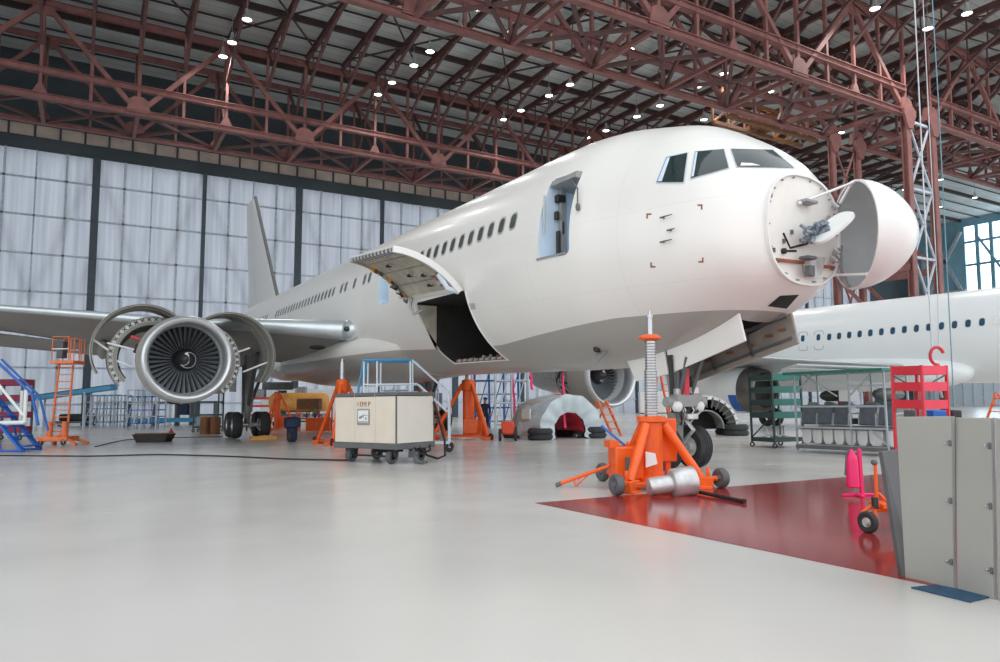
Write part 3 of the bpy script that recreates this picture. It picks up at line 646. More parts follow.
# nose bulkhead disc, radar, radome
YB = 8.13
ring = [hull_pt(8.16, 2*math.pi*j/72) for j in range(72)]
b = MB(); b.prism([V(p.x, YB, p.z) for p in ring], (0, 0.05, 0)); bulk = b.build('bulkhead', 'bulkhead', ap, ang=30)
rc = V(XC+0.09, YB, 4.62)
b = MB()
rr_ = [V(rc.x+(p.x-rc.x)*1.005, YB-0.05, rc.z+(p.z-rc.z)*1.005) for p in ring]; r2_ = [V(rc.x+(p.x-rc.x)*0.965, YB-0.05, rc.z+(p.z-rc.z)*0.965) for p in ring]
b.loft([rr_, [p+V(0, 0.06, 0) for p in rr_], [p+V(0, 0.06, 0) for p in r2_], r2_, rr_], False); b.build('bulkhead_rim', 'white', bulk)
for j in range(0, 72, 4):
    p = ring[j]; b = MB(); b.box((rc.x+(p.x-rc.x)*0.93, YB-0.02, rc.z+(p.z-rc.z)*0.93), (0.075 if 40 < j < 66 else 0.035, 0.03, 0.025)); b.build('rim_latch', 'grey', bulk)
def bk(px, py, d=0.0): return at(px, py, y=YB-d)
b = MB(); b.tube([bk(783, 233), bk(790, 248), bk(806, 244), bk(812, 240)], 0.022, 8); b.tube([bk(784, 251), bk(796, 251)], 0.02, 8); b.ball(bk(784, 251, 0.03), 0.06, 10); b.build('wire_loom', 'black', bulk)
b = MB(); b.beam(bk(776, 259.5, 0.04), bk(803, 262.5, 0.04), 0.05, 0.05); b.build('ledge', 'rust', bulk, smooth=False)
b = MB(); b.beam(bk(816, 265.5, 0.04), bk(834, 267.5, 0.04), 0.05, 0.05); b.build('ledge', 'rust', bulk, smooth=False)
b = MB(); b.prism([bk(801, 257, 0.02), bk(818, 259, 0.02), bk(814, 276, 0.02), bk(806, 278, 0.02)], (0, -0.16, 0)); b.build('mount_bracket', 'alu', bulk, smooth=False)
b = MB(); b.box(bk(808, 258, 0.2), (0.26, 0.2, 0.06)); b.box(bk(810, 271, 0.2), (0.14, 0.12, 0.2)); b.build('mount_bolt', 'dark_grey', bulk, bevel=0.02)
b = MB(); b.box(bk(808, 202, 0.1), (0.34, 0.2, 0.07)); b.build('hinge_fitting', 'grey', bulk, bevel=0.02)
for px, py in ((792, 232), (771, 195), (784, 241), (774, 250)):
    b = MB(); b.box(bk(px, py, 0.02), (0.05, 0.03, 0.08)); b.build('switch_plate', 'dark_grey', bulk)
gm = MB(); rnd = random.Random(3)
for k in range(44):
    u_ = rnd.random(); p = bk(803+u_*27, 238-u_*13+rnd.uniform(-7, 6), 0.15+rnd.uniform(0, 0.30)); q_ = p+V(rnd.uniform(-.16, .16), rnd.uniform(-.1, .1), rnd.uniform(-.12, .12)); gm.tube([p, q_], rnd.uniform(0.02, 0.05), 8)
gm.tube([bk(806, 240, 0.1), bk(830, 228, 0.5)], 0.07, 10); M['gimbal'] = mat('gimbal', (0.24, 0.28, 0.33), 0.4, 0.5, 0.5, 14); gim = gm.build('radar_gimbal', 'gimbal', bulk)
pc = at(832, 229, y=7.65); nn = (V(-0.86, 0.05, 0.50)).normalized(); ua = (at(851, 213, y=7.5)-at(813, 246, y=7.8)).normalized(); ub = nn.cross(ua).normalized(); nn = ua.cross(ub)
poly = []
for k in range(40):
    a = 2*math.pi*k/40; c, s = math.cos(a), math.sin(a)
    poly.append(pc+ua*math.copysign(abs(c)**0.7, c)*0.46+ub*math.copysign(abs(s)**0.7, s)*0.26)
b = MB(); b.prism(poly, nn*0.05); b.build('radar_antenna', 'white', gim, ang=30)
b = MB(); b.tube([bk(812, 242, 0.15), pc], 0.05, 8); b.build('antenna_arm', 'steel', gim)
rax = V(math.sin(R(124)), math.cos(R(124)), 0); ro = V(12.47, 7.92, 4.62)
prof = [(1.04*(1-t**1.9)**0.66, 1.17*t) for t in [k/24 for k in range(24)]]+[(0.0, 1.17)]
inn = [(max(0, r-0.04), hh*0.97) for r, hh in prof]
b = MB(); b.lathe(prof, ro, rax, 56); b.lathe([(1.04, 0), (1.0, 0)], ro, rax, 56); M['radome'] = mat('radome', (0.83, 0.82, 0.79), 0.3, 0, 0.03, 1, coat=0.2)
rd = b.build('radome', 'radome', ap, ang=50)
b = MB(); b.lathe(inn, ro+rax*0.002, rax, 56); b.build('radome_lining', 'liner', rd)
b = MB()
for k in range(8):
    a = R(45*k); d = V(0, 0, 1)*math.cos(a)+rax.cross(V(0, 0, 1))*math.sin(a); b.tube([ro+d*0.985+rax*0.02, ro+d*0.72+rax*0.80, ro+d*0.4+rax*1.07], 0.014, 6)
del b
def strut(p, q_, r=0.025, m_='white'):
    b = MB(); b.tube([p, q_], r, 8); b.ball(p, r*1.8, 8); b.ball(q_, r*1.8, 8); b.build('radome_strut', m_, rd)
nr = V(-0.56, -0.83, 0); strut(bk(800, 203, 0.05), ro+nr*0.1+V(0, 0, 0.99)); strut(bk(835, 275, 0.02), ro+nr*0.5-V(0, 0, 0.84)); strut(bk(838, 207, 0.0), ro+V(0, 0, 0.97), 0.03)
strut(bk(840, 247, 0.0), ro+V(0.3, 0.45, -0.75), 0.03, 'steel'); strut(bk(838, 262, 0.0), ro+V(0.1, 0.2, -0.95), 0.03, 'steel')
for px_, py_ in ((836, 206), (837, 252), (835, 260)):
    b = MB(); b.box(bk(px_, py_, 0.08), (0.07, 0.18, 0.05)); b.tube([bk(px_-3, py_-3, 0.1), bk(px_+3, py_+2, 0.25)], 0.03, 8); b.tube([bk(px_-2, py_+4, 0.1), bk(px_+2, py_-4, 0.2)], 0.022, 8); b.build('radome_hinge', 'steel', bulk)
# ---------------------------------------------------------------- wing
def airfoil(x, yle, zle, c, t, dz, n=14):
    pts = []
    for k in range(n*2):
        if k < n: u = 1-k/(n-1)*1.0; s = 1
        else: u = (k-n+0.5)/(n-0.5); s = -1
        u = max(0, min(1, u)); u2 = u**1.6
        th = t*5*c*(0.2969*math.sqrt(u2)-0.126*u2-0.3516*u2**2+0.2843*u2**3-0.1015*u2**4)
        pts.append(V(x, yle+c*u2, zle-dz*u2**1.1+s*th*(0.55 if s > 0 else 0.62)))
    return pts
WS = [(9.6, 25.3, 3.90, 11.6, 0.135, 1.0), (8.3, 26.3, 4.02, 10.4, 0.13, 0.95), (5.3, 28.35, 4.22, 8.6, 0.115, 0.9), (2.9, 29.9, 4.30, 7.5, 0.10, 0.85), (0.3, 31.6, 4.60, 6.7, 0.10, 0.85), (-3.1, 33.8, 4.92, 5.5, 0.10, 0.62), (-8, 36.9, 5.35, 4.2, 0.10, 0.4), (-12.6, 39.9, 5.75, 2.6, 0.10, 0.25)]
b = MB(); b.loft([airfoil(*w_) for w_ in WS]); wing = b.build('wing', 'wing_under', ap, ang=40)
def le_strip(ws, m_, frac=0.045):
    b = MB(); rings = []
    for (x, yl, zl, c, t, dz) in ws:
        r = t*c*0.24; ring = []
        for k in range(13):
            a = math.pi*(0.5+k/12); ring.append(V(x, yl+r*1.05+math.cos(a)*r*1.35, zl+math.sin(a)*r*1.02-0.02))
        rings.append(ring)
    b.loft(rings, True); return b.build('leading_edge_slat', m_, wing, ang=50)
le_strip([(8.55, 26.05, 3.98, 10.5, 0.15, 0)]+WS[2:3]+[(3.6, 29.5, 4.30, 7.8, 0.105, 0)], 'slat'); le_strip([(2.3, 30.3, 4.38, 7.3, 0.1, 0), WS[4], WS[5], WS[6]], 'slat')
b = MB(); b.lathe([(0, -0.05), (0.07, -0.03), (0.10, 0.0), (0.10, 0.1)], (8.45, 25.74, 3.96), (-0.3, 1, 0), 16); b.build('landing_light', 'glass', wing)
b = MB(); b.ball((8.75, 26.25, 3.95), 0.5, 24, (0.85, 1.2, 0.86)); b.build('wing_root_cap', 'slat', wing)
b = MB(); b.ball((7.6, 26.75, 3.28), 0.16, 12, (2, 1, 0.6)); b.build('air_scoop', 'black', wing)
# belly fairing and wing-body fillet
b = MB(); rg = []
for y, w_, d_ in ((22.5, 2.05, 0.02), (24.5, 2.45, 0.12), (27, 2.72, 0.28), (31, 2.8, 0.36), (36, 2.75, 0.32), (39.5, 2.4, 0.12), (41.5, 1.9, 0.0)):
    rg.append([V(XC+w_*math.cos(a), y, 3.2+(1.05+d_)*math.sin(a)*(1 if math.sin(a) < 0 else 0.75)) for a in [2*math.pi*k/40 for k in range(40)]])
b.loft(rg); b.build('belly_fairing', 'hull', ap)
for x, y, L in ((0.6, 36.6, 2.4), (-4.2, 38.0, 2.0), (4.2, 36.0, 2.2)):
    b = MB(); zz = 3.55 if x > 0 else 4.3; b.loft([[V(x+r*math.cos(a), y+u*L, zz-u*0.35+r*1.3*math.sin(a)) for a in [2*math.pi*k/14 for k in range(14)]] for u, r in ((-0.4, 0.05), (-0.2, 0.2), (0.2, 0.27), (0.6, 0.2), (1.0, 0.04))]); b.build('flap_track_fairing', 'wing_under', wing)
for xa, xb in ((5.4, 7.8), (-4.2, 0.8)):
    b = MB(); ya, yb_ = (36.3, 36.7) if xa > 0 else (38.9, 37.9); za = 3.2 if xa > 0 else 4.0
    b.prism([V(xa, ya, za+0.2), V(xb, yb_, za+(0 if xa > 0 else -0.35)), V(xb, yb_+0.9, za-(0.5 if xa > 0 else 0.75)), V(xa, ya+0.8, za-0.3)], (0, 0.02, 0.08)); b.build('flap', 'wing_under', wing)
b = MB(); b.loft([airfoil(12.8, 25.3, 3.7, 11, 0.11, 0.9), airfoil(17.2, 28.4, 4.1, 8.6, 0.1, 0.9), airfoil(20.5, 30.4, 4.4, 7, 0.1, 0.8)]); b.build('wing', 'wing_under', ap, ang=40)
# tail
b = MB(); b.loft([airfoil(0, 48.6, 0, 10.6, 0.09, 0), airfoil(0, 58.2, 0, 3.6, 0.08, 0)])
f_ = MB(); n_ = 28; vs = [(V(XC+(v[2])*1.0, v[1], 7.3 if i < n_ else 17.2)) for i, v in enumerate(b.v)]; f_.add(vs, b.f); fin = f_.build('tail_fin', 'radome', ap)
q = MB(); q.beam((XC, 49.3, 7.9), (XC, 58.15, 17.2), 0.2, 0.16); q.build('fin_leading_edge', 'dark_grey', fin)
for s in (-1, 1):
    b = MB(); b.loft([airfoil(XC+s*1.0, 56.0, 6.3, 5.6, 0.09, 0), airfoil(XC+s*9.6, 61.5, 7.0, 2.2, 0.08, 0)]); b.build('tailplane', 'wing_under', ap)
# ---------------------------------------------------------------- engines
def engine(o, open_cowls):
    o = Vector(o); ax = (0, 1, 0)
    def AX(h): return o+V(0, h, 0)
    b = MB(); b.lathe([(1.155, 0.62), (1.16, 0.38), (1.185, 0.2), (1.225, 0.08), (1.275, 0.015), (1.32, 0.0), (1.37, 0.03), (1.41, 0.1), (1.44, 0.2)], o, ax, 64); e = b.build('engine_inlet_lip', 'lip', ap)
    b = MB(); b.lathe([(1.44, 0.2), (1.478, 0.5), (1.50, 0.95), (1.50, 1.45), (1.44, 1.46), (1.36, 1.46)], o, ax, 64); b.build('inlet_cowl', 'nacelle', e)
    b = MB(); b.lathe([(1.155, 0.6), (1.155, 1.0), (1.16, 1.5)], o, ax, 64); b.build('inlet_duct', 'liner', e)
    b = MB(); b.lathe([(0.0, 0.52), (0.10, 0.56), (0.24, 0.72), (0.36, 0.95), (0.40, 1.12), (0.40, 1.3)], o, ax, 32); b.build('spinner', 'spinner', e)
    b = MB()
    for k in range(26):                                   # white comma painted on the spinner
        t0, t1 = k/26, (k+1)/26
        def sp(t, wd):
            a = R(75+235*t); rr = 0.185+0.06*t; rr += wd*(0.125*math.sin(math.pi*min(1, t*1.05))+0.01); hh = np.interp(rr, [0, 0.10, 0.24, 0.36, 0.40], [0.52, 0.56, 0.72, 0.95, 1.12])
            return AX(hh-0.008)+V(-rr*math.cos(a), 0, rr*math.sin(a))
        b.add([sp(t0, -1), sp(t0, 1), sp(t1, 1), sp(t1, -1)], [(0, 1, 2, 3)])
    b.build('spinner_mark', 'white', e)
    b = MB(); b.lathe([(0.38, 1.32), (1.155, 1.33)], o, ax, 48); b.lathe([(1.155, 1.40), (0.36, 1.42)], o, ax, 48); b.build('fan_disc', 'black', e)
    NBL = 38; proto = None
    for k in range(NBL):
        if proto is None:
            b = MB(); rows = []
            for i in range(7):
                r = 0.38+i*0.128; tw = R(58-38*(i/6)); ch = 0.10+0.035*(i/6); row = []
                for c_, s in ((-1, 0), (0, 0.012), (1, 0), (0, -0.012)):
                    row.append(V(math.cos(tw)*c_*ch*0.42-0*s, 1.14+math.sin(tw)*0*c_+c_*0.09*math.cos(tw*0.3)+s, r))
                rows.append(row)
            b.loft(rows); proto = b.build('fan_blade', 'blade', e, smooth=False)
            me_ = proto.data
            # back to engine-local coordinates about the shaft
            o0 = OFF[ap.name]
            for v in me_.vertices: v.co = v.co+o0
            bl = proto
        else: bl = proto.copy(); COL.objects.link(bl); bl.parent = e
        bl.location = o-OFF[ap.name]; bl.rotation_euler = (0, 2*math.pi*k/NBL, 0)
    b = MB(); b.lathe([(1.36, 1.46), (1.33, 1.6), (1.33, 2.3), (1.30, 2.6)], o, ax, 48); fc = b.build('fan_case', 'dark_grey', e)
    for h_ in (1.75, 2.05, 2.35):
        b = MB(); b.lathe([(1.33, h_-0.04), (1.40, h_-0.03), (1.40, h_+0.03), (1.33, h_+0.04)], o, ax, 48); b.build('case_flange', 'alu', fc)
    rn = random.Random(5)
    for k in range(22):
        a = R(rn.uniform(-30, 210)); a2 = a+R(rn.uniform(-25, 25)); h1, h2 = rn.uniform(1.55, 2.5), rn.uniform(1.55, 2.5)
        b = MB(); b.tube([AX(h1)+V(1.38*math.cos(a), 0, -1.38*math.sin(a)), AX((h1+h2)/2)+V(1.43*math.cos((a+a2)/2), 0, -1.43*math.sin((a+a2)/2)), AX(h2)+V(1.38*math.cos(a2), 0, -1.38*math.sin(a2))], rn.uniform(0.018, 0.05), 6); b.build('pipe', ['alu', 'dark', 'rust', 'steel'][k % 4], fc)
    for a in (-10, 195, 100, 80, 60):
        b = MB(); b.box(AX(2.0)+V(1.42*math.cos(R(a)), 0, -1.42*math.sin(R(a))), (0.26, 0.5, 0.3), Matrix.Rotation(R(a), 3, 'Y')); b.build('accessory_box', 'dark', fc, bevel=0.03)
    b = MB(); b.lathe([(1.15, 2.6), (0.78, 2.75), (0.72, 3.6), (0.82, 4.3), (0.66, 5.4), (0.5, 6.0), (0.46, 5.98)], o, ax, 40); b.build('core', 'alu', e)
    b = MB(); b.lathe([(0.42, 5.4), (0.36, 6.0), (0.05, 6.9)], o, ax, 24); b.build('exhaust_cone', 'dark', e)
    b = MB(); b.loft([[AX(1.6)+V(-0.2, 0, 1.3), AX(1.6)+V(0.2, 0, 1.3), AX(1.6)+V(0.2, 0, 1.5), AX(1.6)+V(-0.2, 0, 1.5)], [AX(4.8)+V(-0.25, 0, 0.75), AX(4.8)+V(0.25, 0, 0.75), AX(4.8)+V(0.25, 0, 1.7), AX(4.8)+V(-0.25, 0, 1.7)], [AX(8.5)+V(-0.25, 0, 0.9), AX(8.5)+V(0.25, 0, 0.9), AX(8.5)+V(0.2, 0, 1.5), AX(8.5)+V(-0.2, 0, 1.5)]]); b.build('pylon', 'nacelle', e)
    if not open_cowls:
        return e
    # hinged half shells swung outwards: side -1 = outboard (left in view), +1 = inboard
    def cowl(nm, side, y0, y1, r, ang, m_, t, a_end=172, hx=0.22, sh=0.0):
        hg = AX(0)+V(side*hx, 0, 1.42); c0 = AX(0)-hg; c = V(c0.x*math.cos(side*R(ang))-c0.z*math.sin(side*R(ang)), c0.y, c0.x*math.sin(side*R(ang))+c0.z*math.cos(side*R(ang)))
        ctr = hg+c+V(sh, 0, 0); b = MB(); st = side*ang
        # ref direction "up" rotated with the door; lathe angle direction: ax x ref
        rf = V(-math.sin(R(st)), 0, math.cos(R(st)))
        sg = 1 if (V(0, 1, 0).cross(rf)).x*side > 0 else -1
        b.shell([(r-0.02, y0), (r, y0+(y1-y0)*0.4), (r-0.05, y1)], t, ctr, ax, 28, sg*6, sg*a_end, rf)
        d = b.build(nm, m_, e, ang=50)
        return d, ctr, rf, sg
    def cpt(ctr, rf, sg, r, a, y):
        w_ = V(0, 1, 0).cross(rf); return ctr+V(0, y, 0)+(rf*math.cos(R(sg*a))+w_*math.sin(R(sg*a)))*r
    out = {}
    for side, a1, a2 in ((-1, 52, 34), (1, 46, 26)):
        d, ctr, rf, sg = cowl('fan_cowl_door', side, 1.5, 3.5, 1.62, a1, 'cowl', 0.05, hx=0.3 if side < 0 else 0.35, sh=0.0 if side < 0 else 0.42)
        for y in (1.52, 2.5, 3.46):
            b = MB(); b.shell([(1.58, y-0.02), (1.58, y+0.02)], 0.05, ctr, ax, 28, sg*6, sg*172, rf); b.build('stiffener', 'cowl', d)
        d2, c2, rf2, sg2 = cowl('reverser_half', side, 2.8, 4.6, 1.5, a2, 'cowl', 0.30, 168, 0.22 if side < 0 else 0.34)
        b = MB(); b.shell([(1.44, 2.78), (1.44, 2.83)], 0.14, c2, ax, 28, sg2*6, sg2*168, rf2); b.build('reverser_ring', 'alu', d2)
        for k in range(17):
            a = 12+k*9.2; b = MB(); b.beam(cpt(c2, rf2, sg2, 1.43, a, 2.76), cpt(c2, rf2, sg2, 1.32, a+5, 2.76), 0.03, 0.05, (0, 1, 0)); b.beam(cpt(c2, rf2, sg2, 1.43, a+5, 2.76), cpt(c2, rf2, sg2, 1.32, a, 2.76), 0.03, 0.05, (0, 1, 0)); b.build('cascade_vane', 'dark_grey', d2, smooth=False)
        b = MB(); b.shell([(1.16, 2.85), (1.10, 4.5)], 0.04, c2, ax, 24, sg2*10, sg2*165, rf2); b.build('inner_liner', 'dark', d2)
        for pA, pB in ((((92, 339), (108, 350)), ((107, 343), (136, 350)), ((117, 361), (133, 367))) if side < 0 else (((243, 372), (267, 362.5)), ((238, 352), (250, 348)))):
            b = MB(); p = at(*pA, y=o.y+2.0); q_ = at(*pB, y=o.y+1.9); b.tube([p, q_], 0.035, 8); b.build('hold_open_rod', 'white', d)
    for z_, x_ in ((0.75, -1.6), (0.1, 1.42)):
        b = MB(); b.tube([AX(1.5)+V(x_, 0, z_), AX(1.45)+V(x_*0.86, 0, z_*0.9)], 0.04, 8); b.ball(AX(1.5)+V(x_, 0, z_), 0.07, 8); b.build('red_rod_end', 'red', e)
    return e
EO = at(188.5, 358.5, y=25.2)
engine(EO, True)
engine((20.15, 24.3, 2.28), False)
# ---------------------------------------------------------------- landing gear
def main_gear(x, y):
    b = MB(); z0 = fz(y); r = 0.61
    b.tube([(x, y-0.3, 3.6), (x, y, z0+1.2)], [0.26, 0.22], 14); b.tube([(x, y, z0+1.3), (x, y, z0+r)], 0.15, 14); g = b.build('main_gear_strut', 'grey', ap)
    for p, q_, rr in (((x+1.0, y+0.6, 3.1), (x, y, z0+1.25), 0.08), ((x, y-2.0, 3.3), (x, y, z0+1.3), 0.09), ((x-0.3, y-0.25, 2.8), (x-0.25, y-0.2, z0+0.9), 0.05)):
        b = MB(); b.tube([p, q_], rr, 10); b.build('side_brace', 'dark_grey', g)
    b = MB(); b.beam((x, y-0.85, z0+SL*0.85+r), (x, y+0.85, z0-SL*0.85+r), 0.2, 0.24); b.build('bogie_beam', 'grey', g, bevel=0.03)
    for dy in (-0.71, 0.71):
        zc = fz(y+dy)+r; b = MB(); b.tube([(x-0.55, y+dy, zc), (x+0.55, y+dy, zc)], 0.09, 12); b.build('axle', 'alu', g)
        for s in (-1, 1):
            b = MB(); b.wheel((x+s*0.62, y+dy, zc), (1, 0, 0), r, 0.42, 32); t = b.build('tyre', 'rubber', g)
            b = MB(); b.lathe([(0, -0.12), (0.14, -0.14), (0.2, -0.06), (0.29, -0.17), (0.30, 0.17), (0.2, 0.06), (0, 0.1)], (x+s*0.62, y+dy, zc), (1, 0, 0), 20); b.build('hub', 'alu', t)
    for k in range(5):
        b = MB(); b.tube([(x-0.4+0.2*k, y-0.55, z0+0.9), (x-0.3+0.15*k, y-0.62, z0+0.55), (x-0.35+0.2*k, y-0.78, z0+0.35)], 0.03, 6); b.build('brake_hose', ['alu', 'dark'][k % 2], g)
    b = MB(); b.box((x-0.75, y-0.35, 2.4), (0.06, 1.5, 1.7)); b.build('gear_door', 'wing_under', g, bevel=0.02)
main_gear(6.6, 34.7); main_gear(16.05, 34.9)
NX, NY = 10.84, 10.95
b = MB(); b.tube([(NX, NY+0.25, 2.9), (NX, NY, 1.25)], [0.17, 0.15], 16); b.tube([(NX, NY, 1.3), (NX, NY, 0.46)], 0.095, 14); ng = b.build('nose_gear_strut', 'grey', ap)
b = MB(); b.tube([(NX, NY+0.02, 1.2), (NX, NY+0.02, 0.95)], 0.2, 16); b.box((NX, NY-0.25, 1.45), (0.7, 0.22, 0.25)); b.tube([(NX-0.55, NY-0.2, 1.42), (NX+0.55, NY-0.2, 1.42)], 0.11, 12); b.build('steering_unit', 'grey', ng, bevel=0.01)
b = MB(); b.tube([(NX-0.42, NY, 0.468), (NX+0.42, NY, 0.468)], 0.07, 12); b.build('axle', 'alu', ng)
for s in (-1, 1):
    b = MB(); b.tube([(NX+s*0.12, NY-0.1, 1.2), (NX+s*0.22, NY-0.5, 2.35)], 0.045, 10); b.build('drag_brace', 'dark_grey', ng)
    b = MB(); b.wheel((NX+s*0.42, NY, 0.468), (1, 0, 0), 0.455, 0.34, 36); t = b.build('tyre', 'rubber', ng)
    for k in (-0.09, -0.03, 0.03, 0.09):
        c = MB(); c.lathe([(0.452, k-0.006), (0.459, k), (0.452, k+0.006)], (NX+s*0.42, NY, 0.468), (1, 0, 0), 36); c.build('tread_groove', 'black', t)
    b = MB(); b.lathe([(0, -0.17), (0.07, -0.17), (0.09, -0.06), (0.17, -0.05), (0.215, -0.13), (0.23, -0.14), (0.23, 0.14), (0.215, 0.13), (0.17, 0.05), (0.09, 0.06), (0.07, 0.17), (0, 0.17)], (NX+s*0.42, NY, 0.468), (1, 0, 0), 24); b.build('hub', 'white', t)
b = MB(); b.tube([(NX-0.02, NY-0.12, 1.15), (NX, NY-0.42, 0.85), (NX, NY-0.1, 0.55)], 0.045, 8); b.build('torque_link', 'alu', ng)
for (p, q_, m_) in (((NX-0.3, NY-0.1, 2.4), (NX-0.28, NY-0.15, 1.2), 'dark'), ((NX+0.25, NY-0.1, 2.5), (NX+0.22, NY-0.15, 1.3), 'dark'), ((NX-0.16, NY-0.2, 2.3), (NX-0.2, NY-0.2, 1.0), 'dark_grey')):
    b = MB(); b.tube([p, q_], 0.05, 8); b.build('hydraulic_line', m_, ng)
b = MB(); b.box((NX-0.1, NY-0.35, 1.85), (0.12, 0.05, 0.55)); b.build('warning_streamer', 'red', ng)
for dx_ in (-0.33, 0.3):
    b = MB(); b.ball((NX+dx_, NY-0.3, 1.33), 0.12, 12); b.build('taxi_light', 'white', ng)
for k, (dx, dy, z, sx, sz, m_) in enumerate(((-0.2, -0.2, 1.62, 0.2, 0.16, 'alu'), (0.22, -0.2, 1.66, 0.22, 0.14, 'white'), (0.05, -0.3, 1.12, 0.3, 0.12, 'alu'), (-0.12, -0.25, 1.9, 0.12, 0.25, 'dark'), (0.14, -0.2, 2.1, 0.14, 0.3, 'dark_grey'))):
    b = MB(); b.box((NX+dx, NY+dy, z), (sx, 0.16, sz)); b.build('gear_fitting', m_, ng, bevel=0.02)
for k in range(6):
    b = MB(); x0 = NX-0.3+0.12*k; b.tube([(x0, NY-0.22, 1.5), (x0+0.05, NY-0.34, 1.25), (NX-0.1+0.04*k, NY-0.18, 0.95)], 0.018, 6); b.build('hydraulic_hose', ['dark', 'alu'][k % 2], ng)
# nose gear doors
def gear_door(x, pts, m_, t, nm):
    b = MB(); b.prism([V(x, y, z) for y, z in pts], (t, 0, 0)); return b.build(nm, m_, ap, smooth=False, bevel=0.015)
gear_door(10.60, [(9.09, 3.17), (11.05, 2.63), (10.90, 2.02), (8.94, 2.59)], 'radome', 0.05, 'nose_gear_door')
gear_door(10.60, [(11.12, 2.60), (12.3, 2.32), (12.0, 1.86), (10.98, 2.00)], 'radome', 0.05, 'nose_gear_door')
pd = gear_door(11.75, [(8.80, 3.17), (10.05, 2.9), (12.5, 2.25), (11.9, 1.70), (8.66, 2.56)], 'door_inner', 0.06, 'nose_gear_door')
for y0, z0, y1, z1 in ((8.78, 2.68, 11.8, 1.86), (9.9, 2.9, 9.7, 2.35), (10.9, 2.6, 10.7, 2.1), (8.9, 3.1, 12.3, 2.27)):
    b = MB(); b.beam((11.72, y0, z0), (11.72, y1, z1), 0.05, 0.05); b.build('door_rib', 'dark_grey', pd, smooth=False)
for y, z in ((9.3, 2.75), (9.75, 2.58), (10.3, 2.45), (9.0, 2.85), (10.9, 2.3)):
    b = MB(); b.box((11.72, y, z), (0.04, 0.16, 0.05)); b.build('door_bracket', 'rust', pd, smooth=False)
b = MB(); b.beam((11.7, 8.85, 3.13), (11.7, 10.2, 2.83), 0.035, 0.035); b.build('door_edge_seal', 'steel', pd, smooth=False)
b = MB(); b.box((10.72, 9.4, 2.66), (0.05, 0.12, 0.26)); b.build('door_link', 'black', pd)
# warning streamers hanging from the belly
for i, (px, y0, y1, yy, lab) in enumerate(((563.5, 387, 428, 23.0, 'hanging in front of the plastic-wrapped cowl'), (513.5, 391, 424, 28.0, 'hanging left of the wrapped cowl'), (530.5, 373, 390, 24.0, 'short one under the belly beside the far engine'))):
    a, b2 = at(px, y0, y=yy), at(px+2, y1, y=yy); b = MB()
    a0_ = at(px-0.5, 372, y=yy)
    b.loft([[p+V(-wd, 0, 0), p+V(wd, 0, 0), p+V(wd, 0.02, 0), p+V(-wd, 0.02, 0)] for p, wd in ((a0_, 0.012), (a, 0.05), (a*0.7+b2*0.3+V(0.03, 0, 0), 0.055), (a*0.3+b2*0.7-V(0.03, 0, 0), 0.05), (b2, 0.06))])
    tag(b.build('warning_streamer', 'pink', None), 'magenta-red warning streamer ' + lab, 'streamer', 'warning streamers')
# ================================================================== second airliner
X2, Z2, R2 = 35.6, 4.12, 2.1
a2 = thing('airplane', 'second white airliner with dark blue cabin windows behind the red rack on the right', 'airplane', (X2, 22, fz(22)), world=True)
g2w = pchip([3.5, 4.0, 5, 6.5, 8.5, 11, 30, 36, 42, 48], [0.1, 0.62, 1.2, 1.65, 1.95, 2.1, 2.1, 1.85, 1.2, 0.35]); g2z = pchip([3.5, 6, 10, 30, 36, 42, 48], [3.5, 3.85, 4.12, 4.12, 4.4, 5.0, 5.5])
def h2(y, a, off=0): w_ = g2w(y)+off; return V(X2-w_*math.cos(a), y, g2z(y)+w_*1.03*math.sin(a))
b = MB(); b.loft([[h2(y, 2*math.pi*j/72) for j in range(72)] for y in list(np.linspace(3.5, 11, 26))+list(np.linspace(12, 48, 50))])
f2 = b.build('fuselage', 'plane_b', a2, ang=60)
def p2patch(nm, y, zc, wy_, hz_, r, m_, off):
    pts = rrect(y-wy_, y+wy_, zc-hz_, zc+hz_, r, 4); b = MB(); vs = []
    for k, (yy, zz) in enumerate([(y, zc)]+pts):
        s = max(-1, min(1, (zz-Z2)/(R2*1.03))); vs.append(V(X2-(R2+off)*math.sqrt(1-s*s), yy, Z2+(R2+off)*1.03*s))
    n = len(pts); b.add(vs, [(0, 1+i, 1+(i+1) % n) for i in range(n)]); return b.build(nm, m_, f2)
for k in range(16):
    y = 22.82-0.5614*k
    zc_ = 4.40+0.0149*k; p2patch('cabin_window_frame', y, zc_, 0.15, 0.21, 0.12, 'white', 0.006); p2patch('cabin_window', y, zc_, 0.115, 0.17, 0.10, 'win_blue' if k != 14 else 'plane_b', 0.012)
for y in (23.45, 24.4):
    pts = rrect(y-0.27, y+0.27, 4.27-0.5, 4.27+0.5, 0.12, 4); b = MB(); pp_ = [V(X2-(R2+0.004)*math.sqrt(1-((z-Z2)/(R2*1.03))**2), yy, z) for yy, z in pts+pts[:1]]; b.tube(pp_, 0.012, 6); b.build('exit_outline', 'grey', f2)
    p2patch('exit_window', y, 4.42, 0.11, 0.17, 0.09, 'win_blue', 0.014)
b = MB(); rg = []
for y, w_, d_ in ((16.2, 0.02, 0.02), (16.24, 0.16, 0.15), (16.36, 0.30, 0.28), (16.6, 0.44, 0.40), (17.1, 0.60, 0.54), (17.8, 0.72, 0.64), (19, 0.85, 0.75), (22, 0.95, 0.85), (26, 0.95, 0.85), (30, 0.7, 0.6), (33, 0.1, 0.1)):
    rg.append([V(X2-1.55-w_*math.cos(a), y, 2.42+d_*1.05*math.sin(a)) for a in [2*math.pi*k/28 for k in range(28)]])
b.loft(rg); b.build('belly_fairing', 'plane_b', a2, ang=75)
